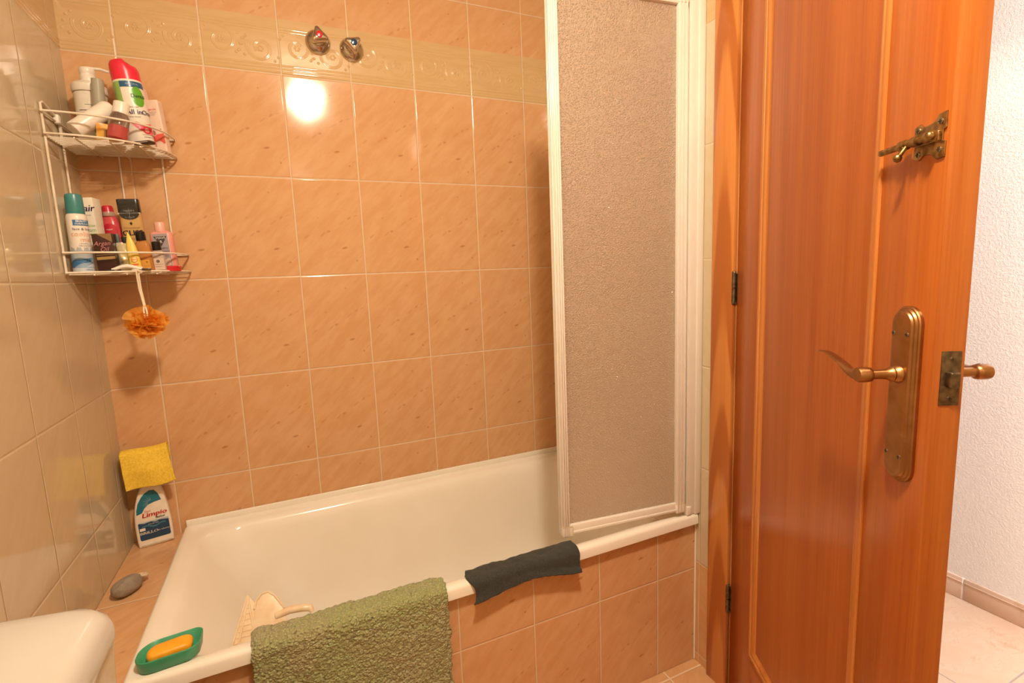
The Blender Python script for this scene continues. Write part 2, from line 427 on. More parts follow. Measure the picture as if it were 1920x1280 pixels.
# ------------------------------------------------------------------ door
A28 = R(28.)
def door():
    dr = bpy.data.objects.new('door_1', None); C.objects.link(dr)
    dr.location = (1.395, -.79, 0); dr.rotation_euler = (0, 0, math.atan2(-math.cos(A28), -math.sin(A28)))
    struct(dr, 'varnished orange pine panelled door standing ajar')
    W, T, HT = .655, .0385, 2.04
    mw = [wood_mat('varnished pine, door %s' % n, (.475, .134, .021), (.345, .075, .0098), seed=sd) for n, sd in (('stile', 1.3), ('panel', 4.7), ('rail', 7.1))]
    mrail = wood_mat('varnished pine, door rail', (.475, .134, .021), (.345, .075, .0098), axis=0, seed=2.2)
    medge = wood_mat('varnished pine, door edge', (.485, .15, .026), (.35, .086, .0125), seed=9.0)
    zb0, zt0 = .228, 1.90                      # panel opening
    u0, u1 = .134, .533
    B_().box((.001, 0, .008), (u0, T, HT), .002).obj('stile', mw[0], dr)
    b = B_().box((u1, 0, .008), (W - .001, T, HT), .002).box((W - .004, .0005, .009), (W, T - .0005, HT - .001), .001, mi=1)
    b.obj('stile', [mw[0], medge], dr)
    B_().box((u0, .0004, .008), (u1, T - .0004, zb0), .001).obj('rail', mrail, dr)
    B_().box((u0, .0004, zt0), (u1, T - .0004, HT), .001).obj('rail', mrail, dr)
    B_().box((u0 + .004, .0047, zb0 + .004), (u1 - .004, T - .0047, zt0 - .004)).obj('panel', mw[1], dr)
    def mould(side):
        # profile (inward distance, depth): bead standing proud then an ogee down to the panel
        pr = [(-.004, .0), (-.004, -.0022), (-.0015, -.0032), (.002, -.0033), (.005, -.0022), (.006, -.0008), (.008, -.0006), (.0095, -.0012), (.012, -.001), (.016, .0012), (.020, .0036), (.023, .0046), (.024, .0052), (-.004, .0052)]
        rows = []
        for d, y in pr:
            yy = y if side == 0 else T - y
            rows.append([(u0 + d, yy, zb0 + d), (u1 - d, yy, zb0 + d), (u1 - d, yy, zt0 - d), (u0 + d, yy, zt0 - d)])
        B_().rings(rows, False, False).obj('moulding', wood_mat('varnished pine, moulding', (.66, .27, .068), (.46, .14, .027), seed=5 + side), dr, smooth=30)
    mould(0); mould(1)
    brass = M_('aged bronze', (.40, .205, .085), .36, 1.0).noisy(40, (.36, .18, .07), (.46, .25, .11)).m
    dull = M_('tarnished steel', (.20, .155, .10), .45, 1.0).noisy(90, (.12, .09, .06), (.26, .20, .13)).m
    oldb = M_('old brass', (.38, .25, .10), .33, 1.0).noisy(120, (.22, .135, .05), (.50, .34, .15)).m
    steel = M_('screw steel', (.35, .31, .25), .35, 1.0).m
    dark = plain('screw slot', (.02, .015, .01), .6)
    def screw(parent, x, z, y, r=.0032, side=-1, edge=False):
        b = B_(); Mx = Matrix.Translation((x, y, z)) @ (Matrix.Rotation(pi / 2, 4, 'X') if not edge else Matrix.Rotation(pi / 2, 4, 'Y'))
        b.lathe([(r, -.001), (r, .0006), (r * .75, .0012), (.0001, .0014)], 14, 0, Mx)
        b.box((-r * .75, -r * .16, .0011), (r * .75, r * .16, .0017), mi=1, M=Mx).box((-r * .16, -r * .75, .0011), (r * .16, r * .75, .0017), mi=1, M=Mx)
        b.obj('screw', [steel if not edge else dull, dark], parent)
    for sd in (-1, 1):          # one lever set on each face
        y0 = 0 if sd < 0 else T
        cu, zc, hl, hw = .6115, 1.016, .122, .0250
        def oval(ins, y):
            pts = []
            for k in range(25):
                a = pi * k / 24; pts.append((cu + (hw - ins) * math.cos(a), y0 + sd * y, zc + hl - hw + (hw - ins) * math.sin(a)))
            for k in range(25):
                a = pi + pi * k / 24; pts.append((cu + (hw - ins) * math.cos(a), y0 + sd * y, zc - hl + hw + (hw - ins) * math.sin(a)))
            return pts
        pl = B_().rings([oval(*p) for p in ((0, -.001), (0, .004), (.0012, .0055), (.003, .006), (.0042, .0085), (.0062, .0092), (.0075, .0115), (.010, .0122), (.012, .0124))]).obj('handle_plate', brass, dr, smooth=22)
        if sd < 0:
            for su, sz in ((-.0125, .085), (.0125, .085), (-.0125, -.083), (.0125, -.083)): screw(pl, cu + su, zc + sz, -.0122)
        hz = 1.046
        Mx = Matrix.Translation((cu, y0, hz)) @ Matrix.Rotation(pi / 2 if sd < 0 else -pi / 2, 4, 'X')
        b = B_().lathe([(.0125, .010), (.0125, .014), (.011, .017), (.0095, .019), (.0105, .0215), (.008, .025), (.0066, .032), (.0064, .046), (.0076, .047), (.0098, .0485), (.0105, .053), (.0105, .062), (.0095, .0655), (.0001, .0662)], 28, 0, Mx)
        # lever blade: leaves the knuckle, flattens and curls up at the tip
        rows = []
        yb = y0 + sd * .057
        for t in [k / 22 for k in range(23)]:
            L = .006 + .104 * t
            zz = -.003 * math.sin(pi * min(1, t * 2.6)) + .0175 * (lambda q: q * q * (3 - 2 * q))(min(1, max(0, (t - .05) / .83))) - .0015 * max(0, t - .85) / .15
            w = .0085 * (1 - t) + .0065 * t if t < .93 else .0065 * (1 - ((t - .93) / .07) ** 2 * .8)
            th = .0090 * (1 - t) ** 3.2 + .0015
            rows.append([(cu - L, yb + w * math.cos(a), hz + zz + th * math.sin(a)) for a in [2 * pi * q / 14 for q in range(14)]])
        b.rings(rows)
        b.obj('lever', brass, dr, smooth=50)
    # latch in the door edge
    lp = B_().box((W - .002, .0095, 1.013), (W + .0012, .0335, 1.083), .0006).obj('latch_plate', dull, dr)
    B_().box((W, .0150, 1.0370), (W + .011, .0275, 1.0575), .0025, 3).obj('latch_bolt', dull, lp)
    screw(lp, W + .0008, 1.073, .0215, .003, edge=True); screw(lp, W + .0008, 1.0225, .0215, .003, edge=True)
    # privacy bolt
    bz, bx = 1.347, .624
    out = [(-.026, .019), (-.016, .022), (-.010, .017), (.006, .018), (.014, .026), (.026, .027), (.0265, .008), (.022, .006), (.022, -.006), (.0265, -.008), (.026, -.026), (.014, -.027), (.004, -.019), (-.008, -.018), (-.016, -.023), (-.026, -.019), (-.025, -.008), (-.021, 0), (-.025, .008)]
    Mp = Matrix.Translation((bx, .0005, bz)) @ Matrix.Rotation(pi / 2, 4, 'X')
    bp = B_().prism(out, .0026, .0006, M=Mp).obj('bolt_plate', oldb, dr)
    for sx, sz in ((-.0185, .0145), (.0185, .0165), (.0185, -.0165), (-.0165, -.0155)): screw(bp, bx + sx, bz + sz, -.0022, .0036)
    br = B_().tube([(bx - .075, -.0115, bz), (bx + .016, -.0115, bz)], .0042, 14)
    br.tube([(bx - .022, -.0115, bz), (bx - .025, -.020, bz - .014)], [.0022, .003], 10)
    br.lathe([(.0001, -.0055), (.004, -.004), (.0055, 0), (.004, .004), (.0001, .0055)], 16, M=Matrix.Translation((bx - .0255, -.0215, bz - .0165)))
    br.lathe([(.0001, -.006), (.0045, -.004), (.006, 0), (.0045, .004), (.0001, .006)], 16, M=Matrix.Translation((bx + .017, -.0135, bz)))
    br.obj('bolt_rod', oldb, bp, smooth=50)
    g = B_()
    for dx in (-.030, -.008, .014): g.tube([(bx + dx - .005, -.0115, bz), (bx + dx + .005, -.0115, bz)], .0066, 16)
    g.box((bx - .02, -.006, bz - .006), (bx + .02, -.0015, bz + .006), .001)
    g.obj('bolt_guide', oldb, bp, smooth=50)
    for hz in (1.955, 1.143, .286):
        h = B_().tube([(-.004, -.006, hz - .039), (-.004, -.006, hz - .001)], .0056, 16).tube([(-.004, -.006, hz + .001), (-.004, -.006, hz + .039)], .0056, 16)
        h.lathe([(.0056, 0), (.0045, .003), (.0001, .0045)], 14, M=Matrix.Translation((-.004, -.006, hz + .039)))
        h.lathe([(.0001, -.0045), (.0045, -.003), (.0056, 0)], 14, M=Matrix.Translation((-.004, -.006, hz - .039)))
        h.box((-.004, -.0015, hz - .036), (.006, .001, hz + .036))
        h.obj('hinge', dull, dr, smooth=50)
door()

# ------------------------------------------------------------------ bath and surround
ZR, RX0, RX1, RY0 = .485, .012, 1.398, -.672
enamel = M_('cream white enamel', (.86, .80, .70), .10)
enamel.noisy(6, (.84, .775, .67), (.87, .81, .715)); enamel = enamel.m
def bath():
    t = thing('bathtub', 'long cream white enamelled bathtub set against the orange tiled wall', 'bathtub', (0, 0, 0))
    def ring(x0, x1, y0, y1, z, r, zt=None):
        p = rrect(x0, x1, y0, y1, r, 8)
        return [(x, y, z) for x, y in p]
    rows = [ring(RX0 + .004, RX1 - .002, RY0 + .006, -.0012, ZR - .030, .006),
            ring(RX0, RX1, RY0, -.001, ZR - .030, .008), ring(RX0, RX1, RY0, -.001, ZR - .009, .010),
            ring(RX0 + .002, RX1 - .001, RY0 + .003, -.0012, ZR - .002, .010), ring(RX0 + .007, RX1 - .003, RY0 + .009, -.003, ZR, .012),
            ring(RX0 + .022, RX1 - .03, RY0 + .024, -.014, ZR - .0005, .022), ring(RX0 + .026, RX1 - .034, RY0 + .028, -.018, ZR - .003, .026),
            ring(RX0 + .044, RX1 - .052, RY0 + .034, -.034, ZR - .005, .06), ring(RX0 + .054, RX1 - .064, RY0 + .040, -.044, ZR - .010, .09),
            ring(RX0 + .066, RX1 - .074, RY0 + .046, -.052, ZR - .023, .10), ring(RX0 + .080, RX1 - .082, RY0 + .050, -.058, ZR - .046, .105)]
    for z, x0, x1, i, r in ((.38, .125, .090, .066, .11), (.30, .175, .096, .074, .115), (.22, .235, .104, .083, .12), (.17, .285, .115, .094, .12), (.135, .335, .135, .112, .12),
                            (.115, .385, .165, .140, .115), (.106, .44, .20, .175, .10), (.102, .50, .27, .24, .08)):
        rows.append(ring(RX0 + x0, RX1 - x1, RY0 + i - .008, -i, z, r))
    B_().rings(rows, False, True).obj('basin', enamel, t, smooth=60)
    # the small upstand and sealant along the wall
    B_().box((RX0 + .004, -.007, ZR - .004), (RX1 - .003, -.0008, ZR + .018), .003, 3).obj('upstand', enamel, t)
    return t
bath()
m_apron = tile_mat('orange tiles, bath apron', 0, 2, .0585, .0, .2, .303, [(9, 'o')], tilt=.004)
m_ledge = tile_mat('orange tiles, bath ledge', 0, 1, -.3, -.336, .6, .36, [(9, 'o')], tilt=.003, rough=.16)
ts = thing('bath_surround', 'orange tiled bath surround with a ledge at the end of the bathtub', 'bath surround')
B_().box((XL, -.652, 0), (XR - .0005, -.642, .4545)).obj('apron', m_apron, ts, smooth=0)
B_().box((XL + .0005, -.641, .40), (RX0 - .0005, -.0008, .466), .0015).obj('ledge', m_ledge, ts, smooth=0)
cw = plain('white sealant', (.84, .76, .64), .5)
B_().tube([(XR - .001, -.6545, .004), (XR - .001, -.6545, .452)], .0026, 8).obj('sealant', cw, ts)

# ------------------------------------------------------------------ shower screen
def screen():
    P0, P1 = V((.967, -.613, 0)), V((1.352, -.655, 0))
    d = (P1 - P0); L = d.length
    t = thing('shower_screen', 'tall shower screen with white ridged frame and obscured glass over the bath rim', 'shower screen', P0, (0, 0, math.atan2(d.y, d.x)))
    fr = M_('white coated aluminium', (.77, .70, .62), .25); fr.noisy(14, (.755, .685, .60), (.78, .715, .64)); fr = fr.m
    stain = plain('yellowed sealant', (.62, .46, .22), .6)
    z0, z1 = .503, 1.885
    def post(x0, x1, z0, z1, ribs, nm, side=False):
        b = B_().box((x0, -.013, z0), (x1, .013, z1), .003)
        for r in ribs: b.box((r - .0022, -.0165, z0 + .001), (r + .0022, -.012, z1 - .001), .0012)
        if side:
            for yy in (-.006, .002, .009): b.box((x0 - .003, yy - .002, z0 + .001), (x0 + .002, yy + .002, z1 - .001), .0012)
        return b.obj(nm, fr, t)
    post(0, .020, z0, z1, (.004, .010, .016), 'frame_post', True)
    post(L - .034, L - .006, z0, z1, (L - .030, L - .021, L - .010), 'frame_post')
    B_().box((.018, -.011, z0), (L - .03, .011, z0 + .027), .003).box((.02, -.014, z0 + .003), (L - .032, -.010, z0 + .010), .0015).obj('frame_rail', fr, t)
    B_().box((.018, -.011, z1 - .027), (L - .03, .011, z1), .003).obj('frame_rail', fr, t)
    for x0, z in ((-.002, z0 - .004), (L - .035, z0 - .004), (-.002, z1 - .026), (L - .035, z1 - .026)):
        c = B_().box((x0, -.0155, z), (x0 + .031, .0155, z + .030), .004, 3)
        c.box((x0 + .028, -.0160, z + .003), (x0 + .0295, .0160, z + .028), mi=1).box((x0 + .001, -.0160, z + .0285), (x0 + .028, .0160, z + .0297), mi=1)
        c.obj('corner_piece', [fr, stain], t)
    g = M_('obscured pane', (.80, .66, .52), .32)
    nt = g.nt; c = g.coord()
    h = g.voro(g.vec, 230).ss(.0, .6, 1, 0) + g.noise(g.vec, 420, 1, .5) * .5; g.bump(h, .0022)
    out = nt.nodes['Material Output']
    nrm = g.b.inputs['Normal'].links[0].from_socket
    def sh(kind, col, rough=None, ior=None):
        n = nt.nodes.new(kind); n.inputs['Color'].default_value = (*col, 1)
        if rough is not None: n.inputs['Roughness'].default_value = rough
        if ior is not None: n.inputs['IOR'].default_value = ior
        nt.links.new(nrm, n.inputs['Normal']); return n.outputs[0]
    def mx(f, a, b):
        n = nt.nodes.new('ShaderNodeMixShader'); n.inputs[0].default_value = f; nt.links.new(a, n.inputs[1]); nt.links.new(b, n.inputs[2]); return n.outputs[0]
    soft = mx(.42, sh('ShaderNodeBsdfTranslucent', (.92, .86, .80)), sh('ShaderNodeBsdfRefraction', (.93, .88, .82), .45, 1.12))
    body = mx(.26, soft, sh('ShaderNodeBsdfDiffuse', (.80, .70, .58)))
    allm = mx(.08, body, sh('ShaderNodeBsdfGlossy', (1, 1, 1), .04))
    nt.links.new(allm, out.inputs['Surface'])
    B_().box((.014, -.002, z0 + .012), (L - .024, .002, z1 - .012)).obj('glass', g.m, t, smooth=0)
    # channel fixed to the wall
    ch = thing('wall_channel', 'white ridged channel fixed upright on the beige wall holding the shower screen', 'wall channel', (0, 0, 0))
    b = B_().box((1.356, -.668, ZR + .001), (XR, -.636, 1.90), .003)
    for y in (-.662, -.654): b.box((1.353, y - .002, ZR + .002), (1.358, y + .002, 1.899), .0012)
    b.box((1.380, -.672, ZR + .001), (XR, -.664, 1.90), .002)
    b.obj('profile', fr, ch)
    B_().box((1.352, -.670, ZR + .001), (1.368, -.655, ZR + .028), .002).obj('end_cap', [fr], ch)
screen()

# ------------------------------------------------------------------ cistern at the near end wall
def cistern():
    t = thing('toilet', 'white ceramic toilet with rounded cistern lid against the beige wall before the bath ledge', 'toilet', (0, 0, 0))
    cer = M_('white glazed ceramic', (.52, .485, .43), .12); cer.noisy(5, (.505, .47, .415), (.535, .50, .445)); cer = cer.m
    body = plain('cream glazed tank', (.66, .56, .43), .25)
    x0, x1, y1, y0, zt = XL + .002, .122, -.925, -1.40, .818
    rows = []
    for ins, z, r in ((.012, zt - .050, .030), (.003, zt - .048, .035), (.0, zt - .040, .036), (.0, zt - .028, .036), (.003, zt - .016, .036), (.010, zt - .007, .036), (.022, zt - .0015, .034), (.040, zt + .001, .030), (.075, zt + .0025, .02)):
        w = rrect(x0, x1 - ins, y0 + ins, y1 - ins, (.004, r, r, .004), 8)
        # far side runs slightly askew and bows
        rows.append([(x, y - (.18 * (x - x0) if y > -1.2 else 0) + .0 , z) for x, y in w])
    B_().rings(rows).obj('lid', cer, t, smooth=60)
    rows = []
    for z, ins in ((.38, .045), (.42, .03), (.50, .02), (zt - .045, .006)):
        w = rrect(x0, x1 - ins, y0 + ins + .004, y1 - ins - .004, (.003, .012, .012, .003), 6)
        rows.append([(x, y - (.18 * (x - x0) if y > -1.2 else 0), z) for x, y in w])
    B_().rings(rows).obj('tank', body, t, smooth=50)
    rows = []
    for z, xa, xb, hw in ((0, -.06, .20, .10), (.03, -.065, .20, .10), (.18, -.08, .26, .09), (.30, -.10, .38, .13), (.37, -.11, .44, .17), (.384, -.11, .44, .17), (.388, -.10, .43, .16)):
        rows.append([(x, y - 1.19, z) for x, y in rrect(xa, xb, -hw, hw, (.04, hw * .95, hw * .95, .04), 8)])
    B_().rings(rows).obj('pan', cer, t, smooth=60)
cistern()

# ------------------------------------------------------------------ taps on the long wall
chrome = M_('worn chrome', (.62, .56, .50), .16, 1.0); chrome.noisy(50, (.55, .48, .42), (.68, .62, .56)); chrome = chrome.m
def valve(x, z, rot, colr, label, nm):
    t = thing('stop_valve', label, 'tap', (x, 0, z), (0, 0, 0), 'stop valves on the tile border'); t.scale = (1.12, 1.05, 1.12)
    Mx = Matrix.Rotation(pi / 2, 4, 'X')
    B_().lathe([(.0325, -.002), (.0325, .002), (.031, .006), (.027, .012), (.020, .017), (.0135, .020), (.0125, .030), (.0001, .031)], 40, 0, Mx).obj('rosette', chrome, t, smooth=60)
    # triangular grip
    pts = []
    for k in range(3):
        for j in range(9):
            a = rot + k * 2 * pi / 3 + R(-38 + 76 * j / 8); q = .0255 - .0048 * (abs(j - 4) / 4) ** 2 * 1.6
            if j in (0, 8): q -= .001
            pts.append((q * math.cos(a), q * math.sin(a)))
    tri = []
    for k in range(48):
        a = 2 * pi * k / 48; b = (a - rot + pi / 3) % (2 * pi / 3) - pi / 3
        q = .0152 / max(math.cos(abs(b) - pi / 3), .5)
        q = min(q, .0245); tri.append((q * math.cos(a), q * math.sin(a)))
    rows = []
    for sc, y in ((.62, .024), (.80, .027), (.97, .034), (1.0, .040), (.985, .046), (.90, .0505), (.72, .0535), (.35, .055)):
        rows.append([(px * sc, -y, pz * sc) for px, pz in tri])
    B_().rings(rows).obj('grip', chrome, t, smooth=50)
    B_().lathe([(.0085, .0535), (.0085, .0560), (.0068, .0578), (.0001, .0588)], 20, 0, Mx).obj('indicator', plain(nm, colr, .15), t)
valve(.511, 1.920, R(90 + 12), (.65, .02, .02), 'chrome stop valve with a red dot on the tile border', 'red enamel')
valve(.609, 1.912, R(-90 + 12), (.015, .05, .12), 'chrome stop valve with a blue dot on the tile border', 'blue enamel')

# ------------------------------------------------------------------ corner rack
wire = M_('cream plastic coated wire', (.80, .71, .58), .35); wire.noisy(30, (.72, .60, .45), (.83, .75, .63)); wire = wire.m
CX, CY, RA, RB = XL + .005, -.0055, .222, .204
def quarter(n=28, k=2.35, a=RA, b=RB):
    out = []
    for i in range(n + 1):
        w = pi / 2 * i / n
        out.append((CX + a * abs(math.cos(w)) ** (2 / k), CY - b * abs(math.sin(w)) ** (2 / k)))
    return out
ZU, ZL = 1.557, 1.2435       # shelf floors
def rack():
    t = thing('corner_rack', 'two tier cream wire corner rack of toiletries hung in the bath corner', 'corner rack')
    fr = B_()
    for y in (CY - RB + .008, -.095):
        top = 1.628
        fr.tube([(CX - .001, y, ZL - .004), (CX - .001, y, top - .012), (CX - .001, y, top - .004), (CX + .001, y + .006, top), (CX, y + .02, top)] if y < -.15 else [(CX - .001, y, ZL - .004), (CX - .001, y, 1.60)], .0026, 10)
    fr.tube([(CX, CY - RB + .028, 1.628), (CX, -.115, 1.615), (CX, -.105, 1.600), (CX, -.105, 1.56)], .0026, 10)
    fr.tube([(.073, CY + .002, ZL - .004), (.073, CY + .002, 1.600)], .0026, 10)
    fr.tube([(-.025, CY + .002, ZL - .004), (-.025, CY + .002, 1.600)], .0022, 10)
    fr.obj('upright', wire, t)
    hk = B_().box((CX - .005, -.128, 1.600), (CX + .008, -.112, 1.622), .004, 3).obj('wall_hook', plain('white plastic hook', (.82, .76, .66), .4), t)
    for zf, zr, nm in ((ZU, 1.606, 'upper'), (ZL, 1.290, 'lower')):
        b = B_()
        for z in (zf, zr):
            p = quarter()
            pts = [(x, y, z) for x, y in p]
            b.tube(pts + [(CX, CY - RB + .004, z), (CX, CY, z), (CX + .004, CY, z)], .0024, 10, closed=True)
        b.obj('rail', wire, t)
        g = B_()
        q = quarter(60)
        for k in range(1, 14):
            yy = CY - RB * k / 14.3
            xs = [x for x, y in q if y >= yy - .002]
            xe = min((abs(y - yy), x) for x, y in q)[1]
            g.tube([(CX, yy, zf - .004), (xe - .002, yy, zf - .004), (xe, yy, zf - .001)], .0016, 6)
        for xx in (-.06, .0, .055): 
            ye = min((abs(x - xx), y) for x, y in q)[1]
            g.tube([(xx, CY, zf - .006), (xx, ye, zf - .006)], .002, 6)
        g.obj('shelf_grid', wire, t)
rack()

# ------------------------------------------------------------------ toiletries
def can_profile(r, h, foot=.002, sh=.010, neck=None):
    neck = neck or r * .75
    return [(r - foot, 0), (r, foot), (r, h - sh), (r - (r - neck) * .35, h - sh * .4), (neck, h)]
FU, FL = ZU - .0005, ZL - .0005
white = plain('white plastic', (.84, .77, .67), .3)
ink = plain('dark blue ink', (.035, .03, .12), .4)
black = plain('black ink', (.03, .028, .026), .4)

def box_part(name, parent, a, b, mat, bev=.002): return B_().box(a, b, bev).obj(name, mat, parent)

# --- upper shelf
def pump_bottle():
    t = thing('pump_bottle', 'cream pump bottle with a broad collar at the back of the upper rack shelf', 'bottle', (-.055, -.055, FU), (R(0), 0, R(10)))
    r = .034
    B_().lathe([(r - .002, 0), (r, .002), (r, .128), (r + .001, .133), (r - .004, .140)], 40).obj('body', white, t)
    B_().lathe([(r + .002, .138), (r + .0035, .142), (r + .003, .155), (r - .006, .163), (.020, .166), (.0165, .168)], 40).obj('collar', white, t)
    B_().lathe([(.0165, .166), (.0165, .180), (.0155, .182), (.0155, .186), (.0165, .188), (.0165, .196), (.0155, .199), (.0001, .200)], 32).tube([(-.012, 0, .200), (.0, 0, .2015), (.028, -.004, .2015), (.045, -.006, .197)], [.0028, .0035, .0035, .003], 10).obj('pump_head', white, t)
    b = B_(); f = cyl(r, 0)
    letter(b, 'Tea', .024, f, .0, .072, bold=.0004); letter(b, 'Tree', .024, f, .0, .046, bold=.0004)
    patch(b, f, -.026, .026, .0895, .091); patch(b, f, -.012, .022, .1035, .1043)
    b.obj('lettering', black, t)
pump_bottle()
def white_bottle():
    A = V((-.072, -.160, FU + .021)); Bp = V((.000, -.116, FU + .096)); ax = (Bp - A)
    q = ax.to_track_quat('Z', 'Y').to_euler()
    t = thing('roll_on_bottle', 'plain white bottle lying diagonally across the front of the upper rack shelf', 'bottle', A, q)
    r = .0195; L = .104
    B_().lathe([(.0001, 0), (r - .004, .0005), (r - .0012, .002), (r, .005), (r, L - .004), (r - .001, L - .001), (r - .003, L)], 40).obj('body', white, t)
    B_().lathe([(r - .003, L - .0005), (r - .004, L + .004), (.0001, L + .0045)], 36).obj('cap', plain('pale pink plastic', (.82, .66, .55), .3), t)
    b = B_(); f = cyl(r, R(60))
    for k in range(3): patch(b, f, -.010, .004 + .003 * k, L - .010 - k * .004, L - .0085 - k * .004)
    b.obj('print', plain('grey print', (.35, .30, .25), .5), t)
    t = thing('frosted_tube', 'grey green frosted tube standing between the cream pump bottle and the red capped can', 'tube', (-.033, -.105, FU), (0, R(3), 0))
    fm = M_('frosted plastic', (.55, .52, .42), .35, trans=.4, ior=1.3).m
    B_().lathe([(.0120, 0), (.0125, .002), (.0125, .030), (.0115, .032)], 30).obj('cap', white, t)
    B_().lathe([(.0115, .031), (.0132, .036), (.0136, .110), (.0125, .160), (.0001, .1602)], 30).obj('body', fm, t)
white_bottle()
def aerosol():
    t = thing('aerosol_can', 'white disinfectant spray can with red cap tallest on the upper rack shelf', 'aerosol can', (.050, -.098, FU + .003), (R(0), R(-5.5), R(8)))
    r = .0305; H = .158
    B_().lathe([(r - .003, 0), (r - .001, .002), (r, .004), (r, H), (r - .001, H + .004), (r - .004, H + .005)], 44).obj('can', white, t)
    red = plain('raspberry red plastic', (.78, .025, .055), .3)
    rows = []
    for z, sc in ((H + .001, 1.01), (H + .020, 1.01), (H + .030, 1.0), (H + .040, .97), (H + .047, .88), (H + .050, .7)):
        row = []
        for k in range(44):
            a = 2 * pi * k / 44; x, y = r * sc * math.cos(a), r * sc * math.sin(a)
            zz = z
            if z > H + .025: zz = z - (.012 if x > .010 else .012 * max(0, (x - .002) / .008) if x > .002 else 0) * (1 if z > H + .035 else .5)
            row.append((x, y, zz))
        rows.append(row)
    B_().rings(rows).obj('cap', red, t, smooth=50)
    f = cyl(r, 0)
    lb = B_()
    patch(lb, f, -.046, -.017, .082, H - .004, 10, 1, 0); patch(lb, f, -.017, .046, H - .018, H - .004, 16, 1, 1)
    f2 = cyl(r, 0, .0008)
    disc(lb, f2, .017, .118, .0145, .024, 2)
    poly(lb, f2, [(-.012, .055), (.0, .058), (.014, .052), (.036, .056), (.036, .026), (.02, .030), (.006, .036), (-.004, .046)], 3)
    f3 = cyl(r, 0, .0011)
    for cx, cy, q, mi in ((.008, .044, .0075, 5), (.019, .038, .009, 5), (.030, .045, .006, 5), (.008, .044, .004, 3), (.019, .038, .0055, 4)): disc(lb, f3, cx, cy, q, None, mi)
    poly(lb, f2, [(.034, .026), (.046, .030), (.046, .002), (.038, .003)], 5)
    lb.obj('label', [plain('leaf green print', (.30, .50, .13), .3), plain('navy band', (.02, .10, .22), .3), plain('grass green oval', (.13, .40, .03), .3), plain('pink print', (.85, .16, .22), .3), plain('pale pink print', (.88, .45, .42), .3), plain('crimson print', (.62, .03, .06), .3)], t)
    b = B_()
    letter(b, 'Dettol', .0125, f3, .018, .119, 1, bold=.0003)
    letter(b, 'All in', .016, f3, .001, .0805, 0, bold=.0003); letter(b, 'One', .016, f3, .031, .0805, 0, bold=.0003)
    letter(b, 'DISINFECTANT', .0042, f3, -.002, .092, 1); letter(b, 'spray cleaner', .0045, f3, .0, .0695, 1)
    letter(b, 'KILLS 99.9%', .0055, f3, .010, H - .011, 2); letter(b, 'pomegranate', .004, f3, .020, .0215, 1)
    patch(b, f3, .006, .036, .0265, .0270, 8, 1, 1)
    b.obj('lettering', [ink, black, plain('pale blue ink', (.45, .62, .75), .4)], t)
aerosol()
def carton_pink():
    t = thing('lotion_carton', 'slim pale pink carton with red print beside the red capped can on the rack', 'carton', (.082, -.050, FU + .002), (R(-1), R(-5), R(-14)))
    pk = plain('pale pink card', (.84, .62, .50), .45); pk2 = plain('pink card edge', (.86, .58, .48), .4)
    B_().box((-.021, -.014, 0), (.021, .014, .135), .0035, 3).box((-.0265, -.012, .006), (-.0205, .012, .165), .003, 2, 1).box((-.022, -.011, .130), (-.008, .011, .168), .004, 3, 1).obj('box', [pk, pk2], t)
    f = flat(-.014, .0006); lb = B_()
    poly(lb, f, [(-.011, .022), (.0205, .022), (.0205, .048), (-.011, .044)], 0)
    disc(lb, f, -.006, .050, .0065, .010, 0); disc(lb, f, .015, .058, .002, None, 0)
    f2 = flat(-.014, .0009)
    disc(lb, f2, -.002, .050, .005, .008, 1); disc(lb, f2, -.002, .050, .0042, .007, 0)
    disc(lb, f2, .005, .018, .011, .011, 2)
    lb.obj('label', [plain('coral red print', (.80, .13, .09), .4), plain('white print', (.85, .76, .66), .4), pk], t)
    b = B_(); letter(b, 'gentle', .008, f, .004, .110, 0)
    for k in range(3): patch(b, f, -.008, .014 - .003 * k, .102 - .004 * k, .1028 - .004 * k, 1, 1, 1)
    b.obj('lettering', [plain('red ink', (.72, .12, .10), .5), plain('grey ink', (.38, .30, .26), .5)], t)
carton_pink()
def red_liquid():
    A = V((.010, -.158, FU + .0055)); Bp = V((.029, -.150, FU + .10)); q = (Bp - A).to_track_quat('Z', 'Y').to_euler()
    t = thing('clear_bottle', 'small clear bottle half full of red liquid tipped in front on the upper rack shelf', 'bottle', A, q)
    glass = M_('clear plastic', (.93, .86, .78), .06, trans=.92, ior=1.25).m
    B_().lathe([(.0001, 0), (.016, .0005), (.0195, .003), (.0205, .008), (.0205, .052), (.0185, .060), (.0145, .064), (.0140, .068)], 36).obj('bottle_body', glass, t)
    B_().lathe([(.0001, .0012), (.0155, .0016), (.0185, .004), (.0192, .009), (.0192, .033), (.0001, .0332)], 36).obj('liquid', M_('red liquid', (.85, .03, .015), .1, trans=.15, ior=1.3).m, t)
    B_().lathe([(.0155, .064), (.0165, .065), (.0165, .090), (.0158, .092), (.0001, .0922)], 32).obj('cap', white, t)
red_liquid()
def sachet():
    t = thing('soap_sachet', 'orange yellow packet lying behind the clear bottle on the upper rack shelf', 'packet', (-.008, -.140, FU + .001), (R(8), R(4), R(18)))
    def fn(u, v):
        x = (u - .5) * .052; z = v * .044
        bulge = .007 * math.sin(pi * u) * math.sin(pi * v)
        return (x, -bulge, z)
    def fb(u, v): p = fn(u, v); return (p[0], -p[1] + .001, p[2])
    B_().grid(fn, 12, 10).grid(fb, 12, 10).obj('pouch', M_('orange foil', (.80, .42, .06), .3).noisy(40, (.82, .50, .10), (.70, .28, .03)).m, t)
    b = B_(); f = lambda x, y: V((x, -.0085 + abs(x) * .2, y))
    for k in range(5): patch(b, f, -.012 + .003 * k, -.006 + .003 * k, .012 + .002 * k, .030, 1, 1)
    b.obj('print', plain('brown print', (.35, .16, .03), .5), t)
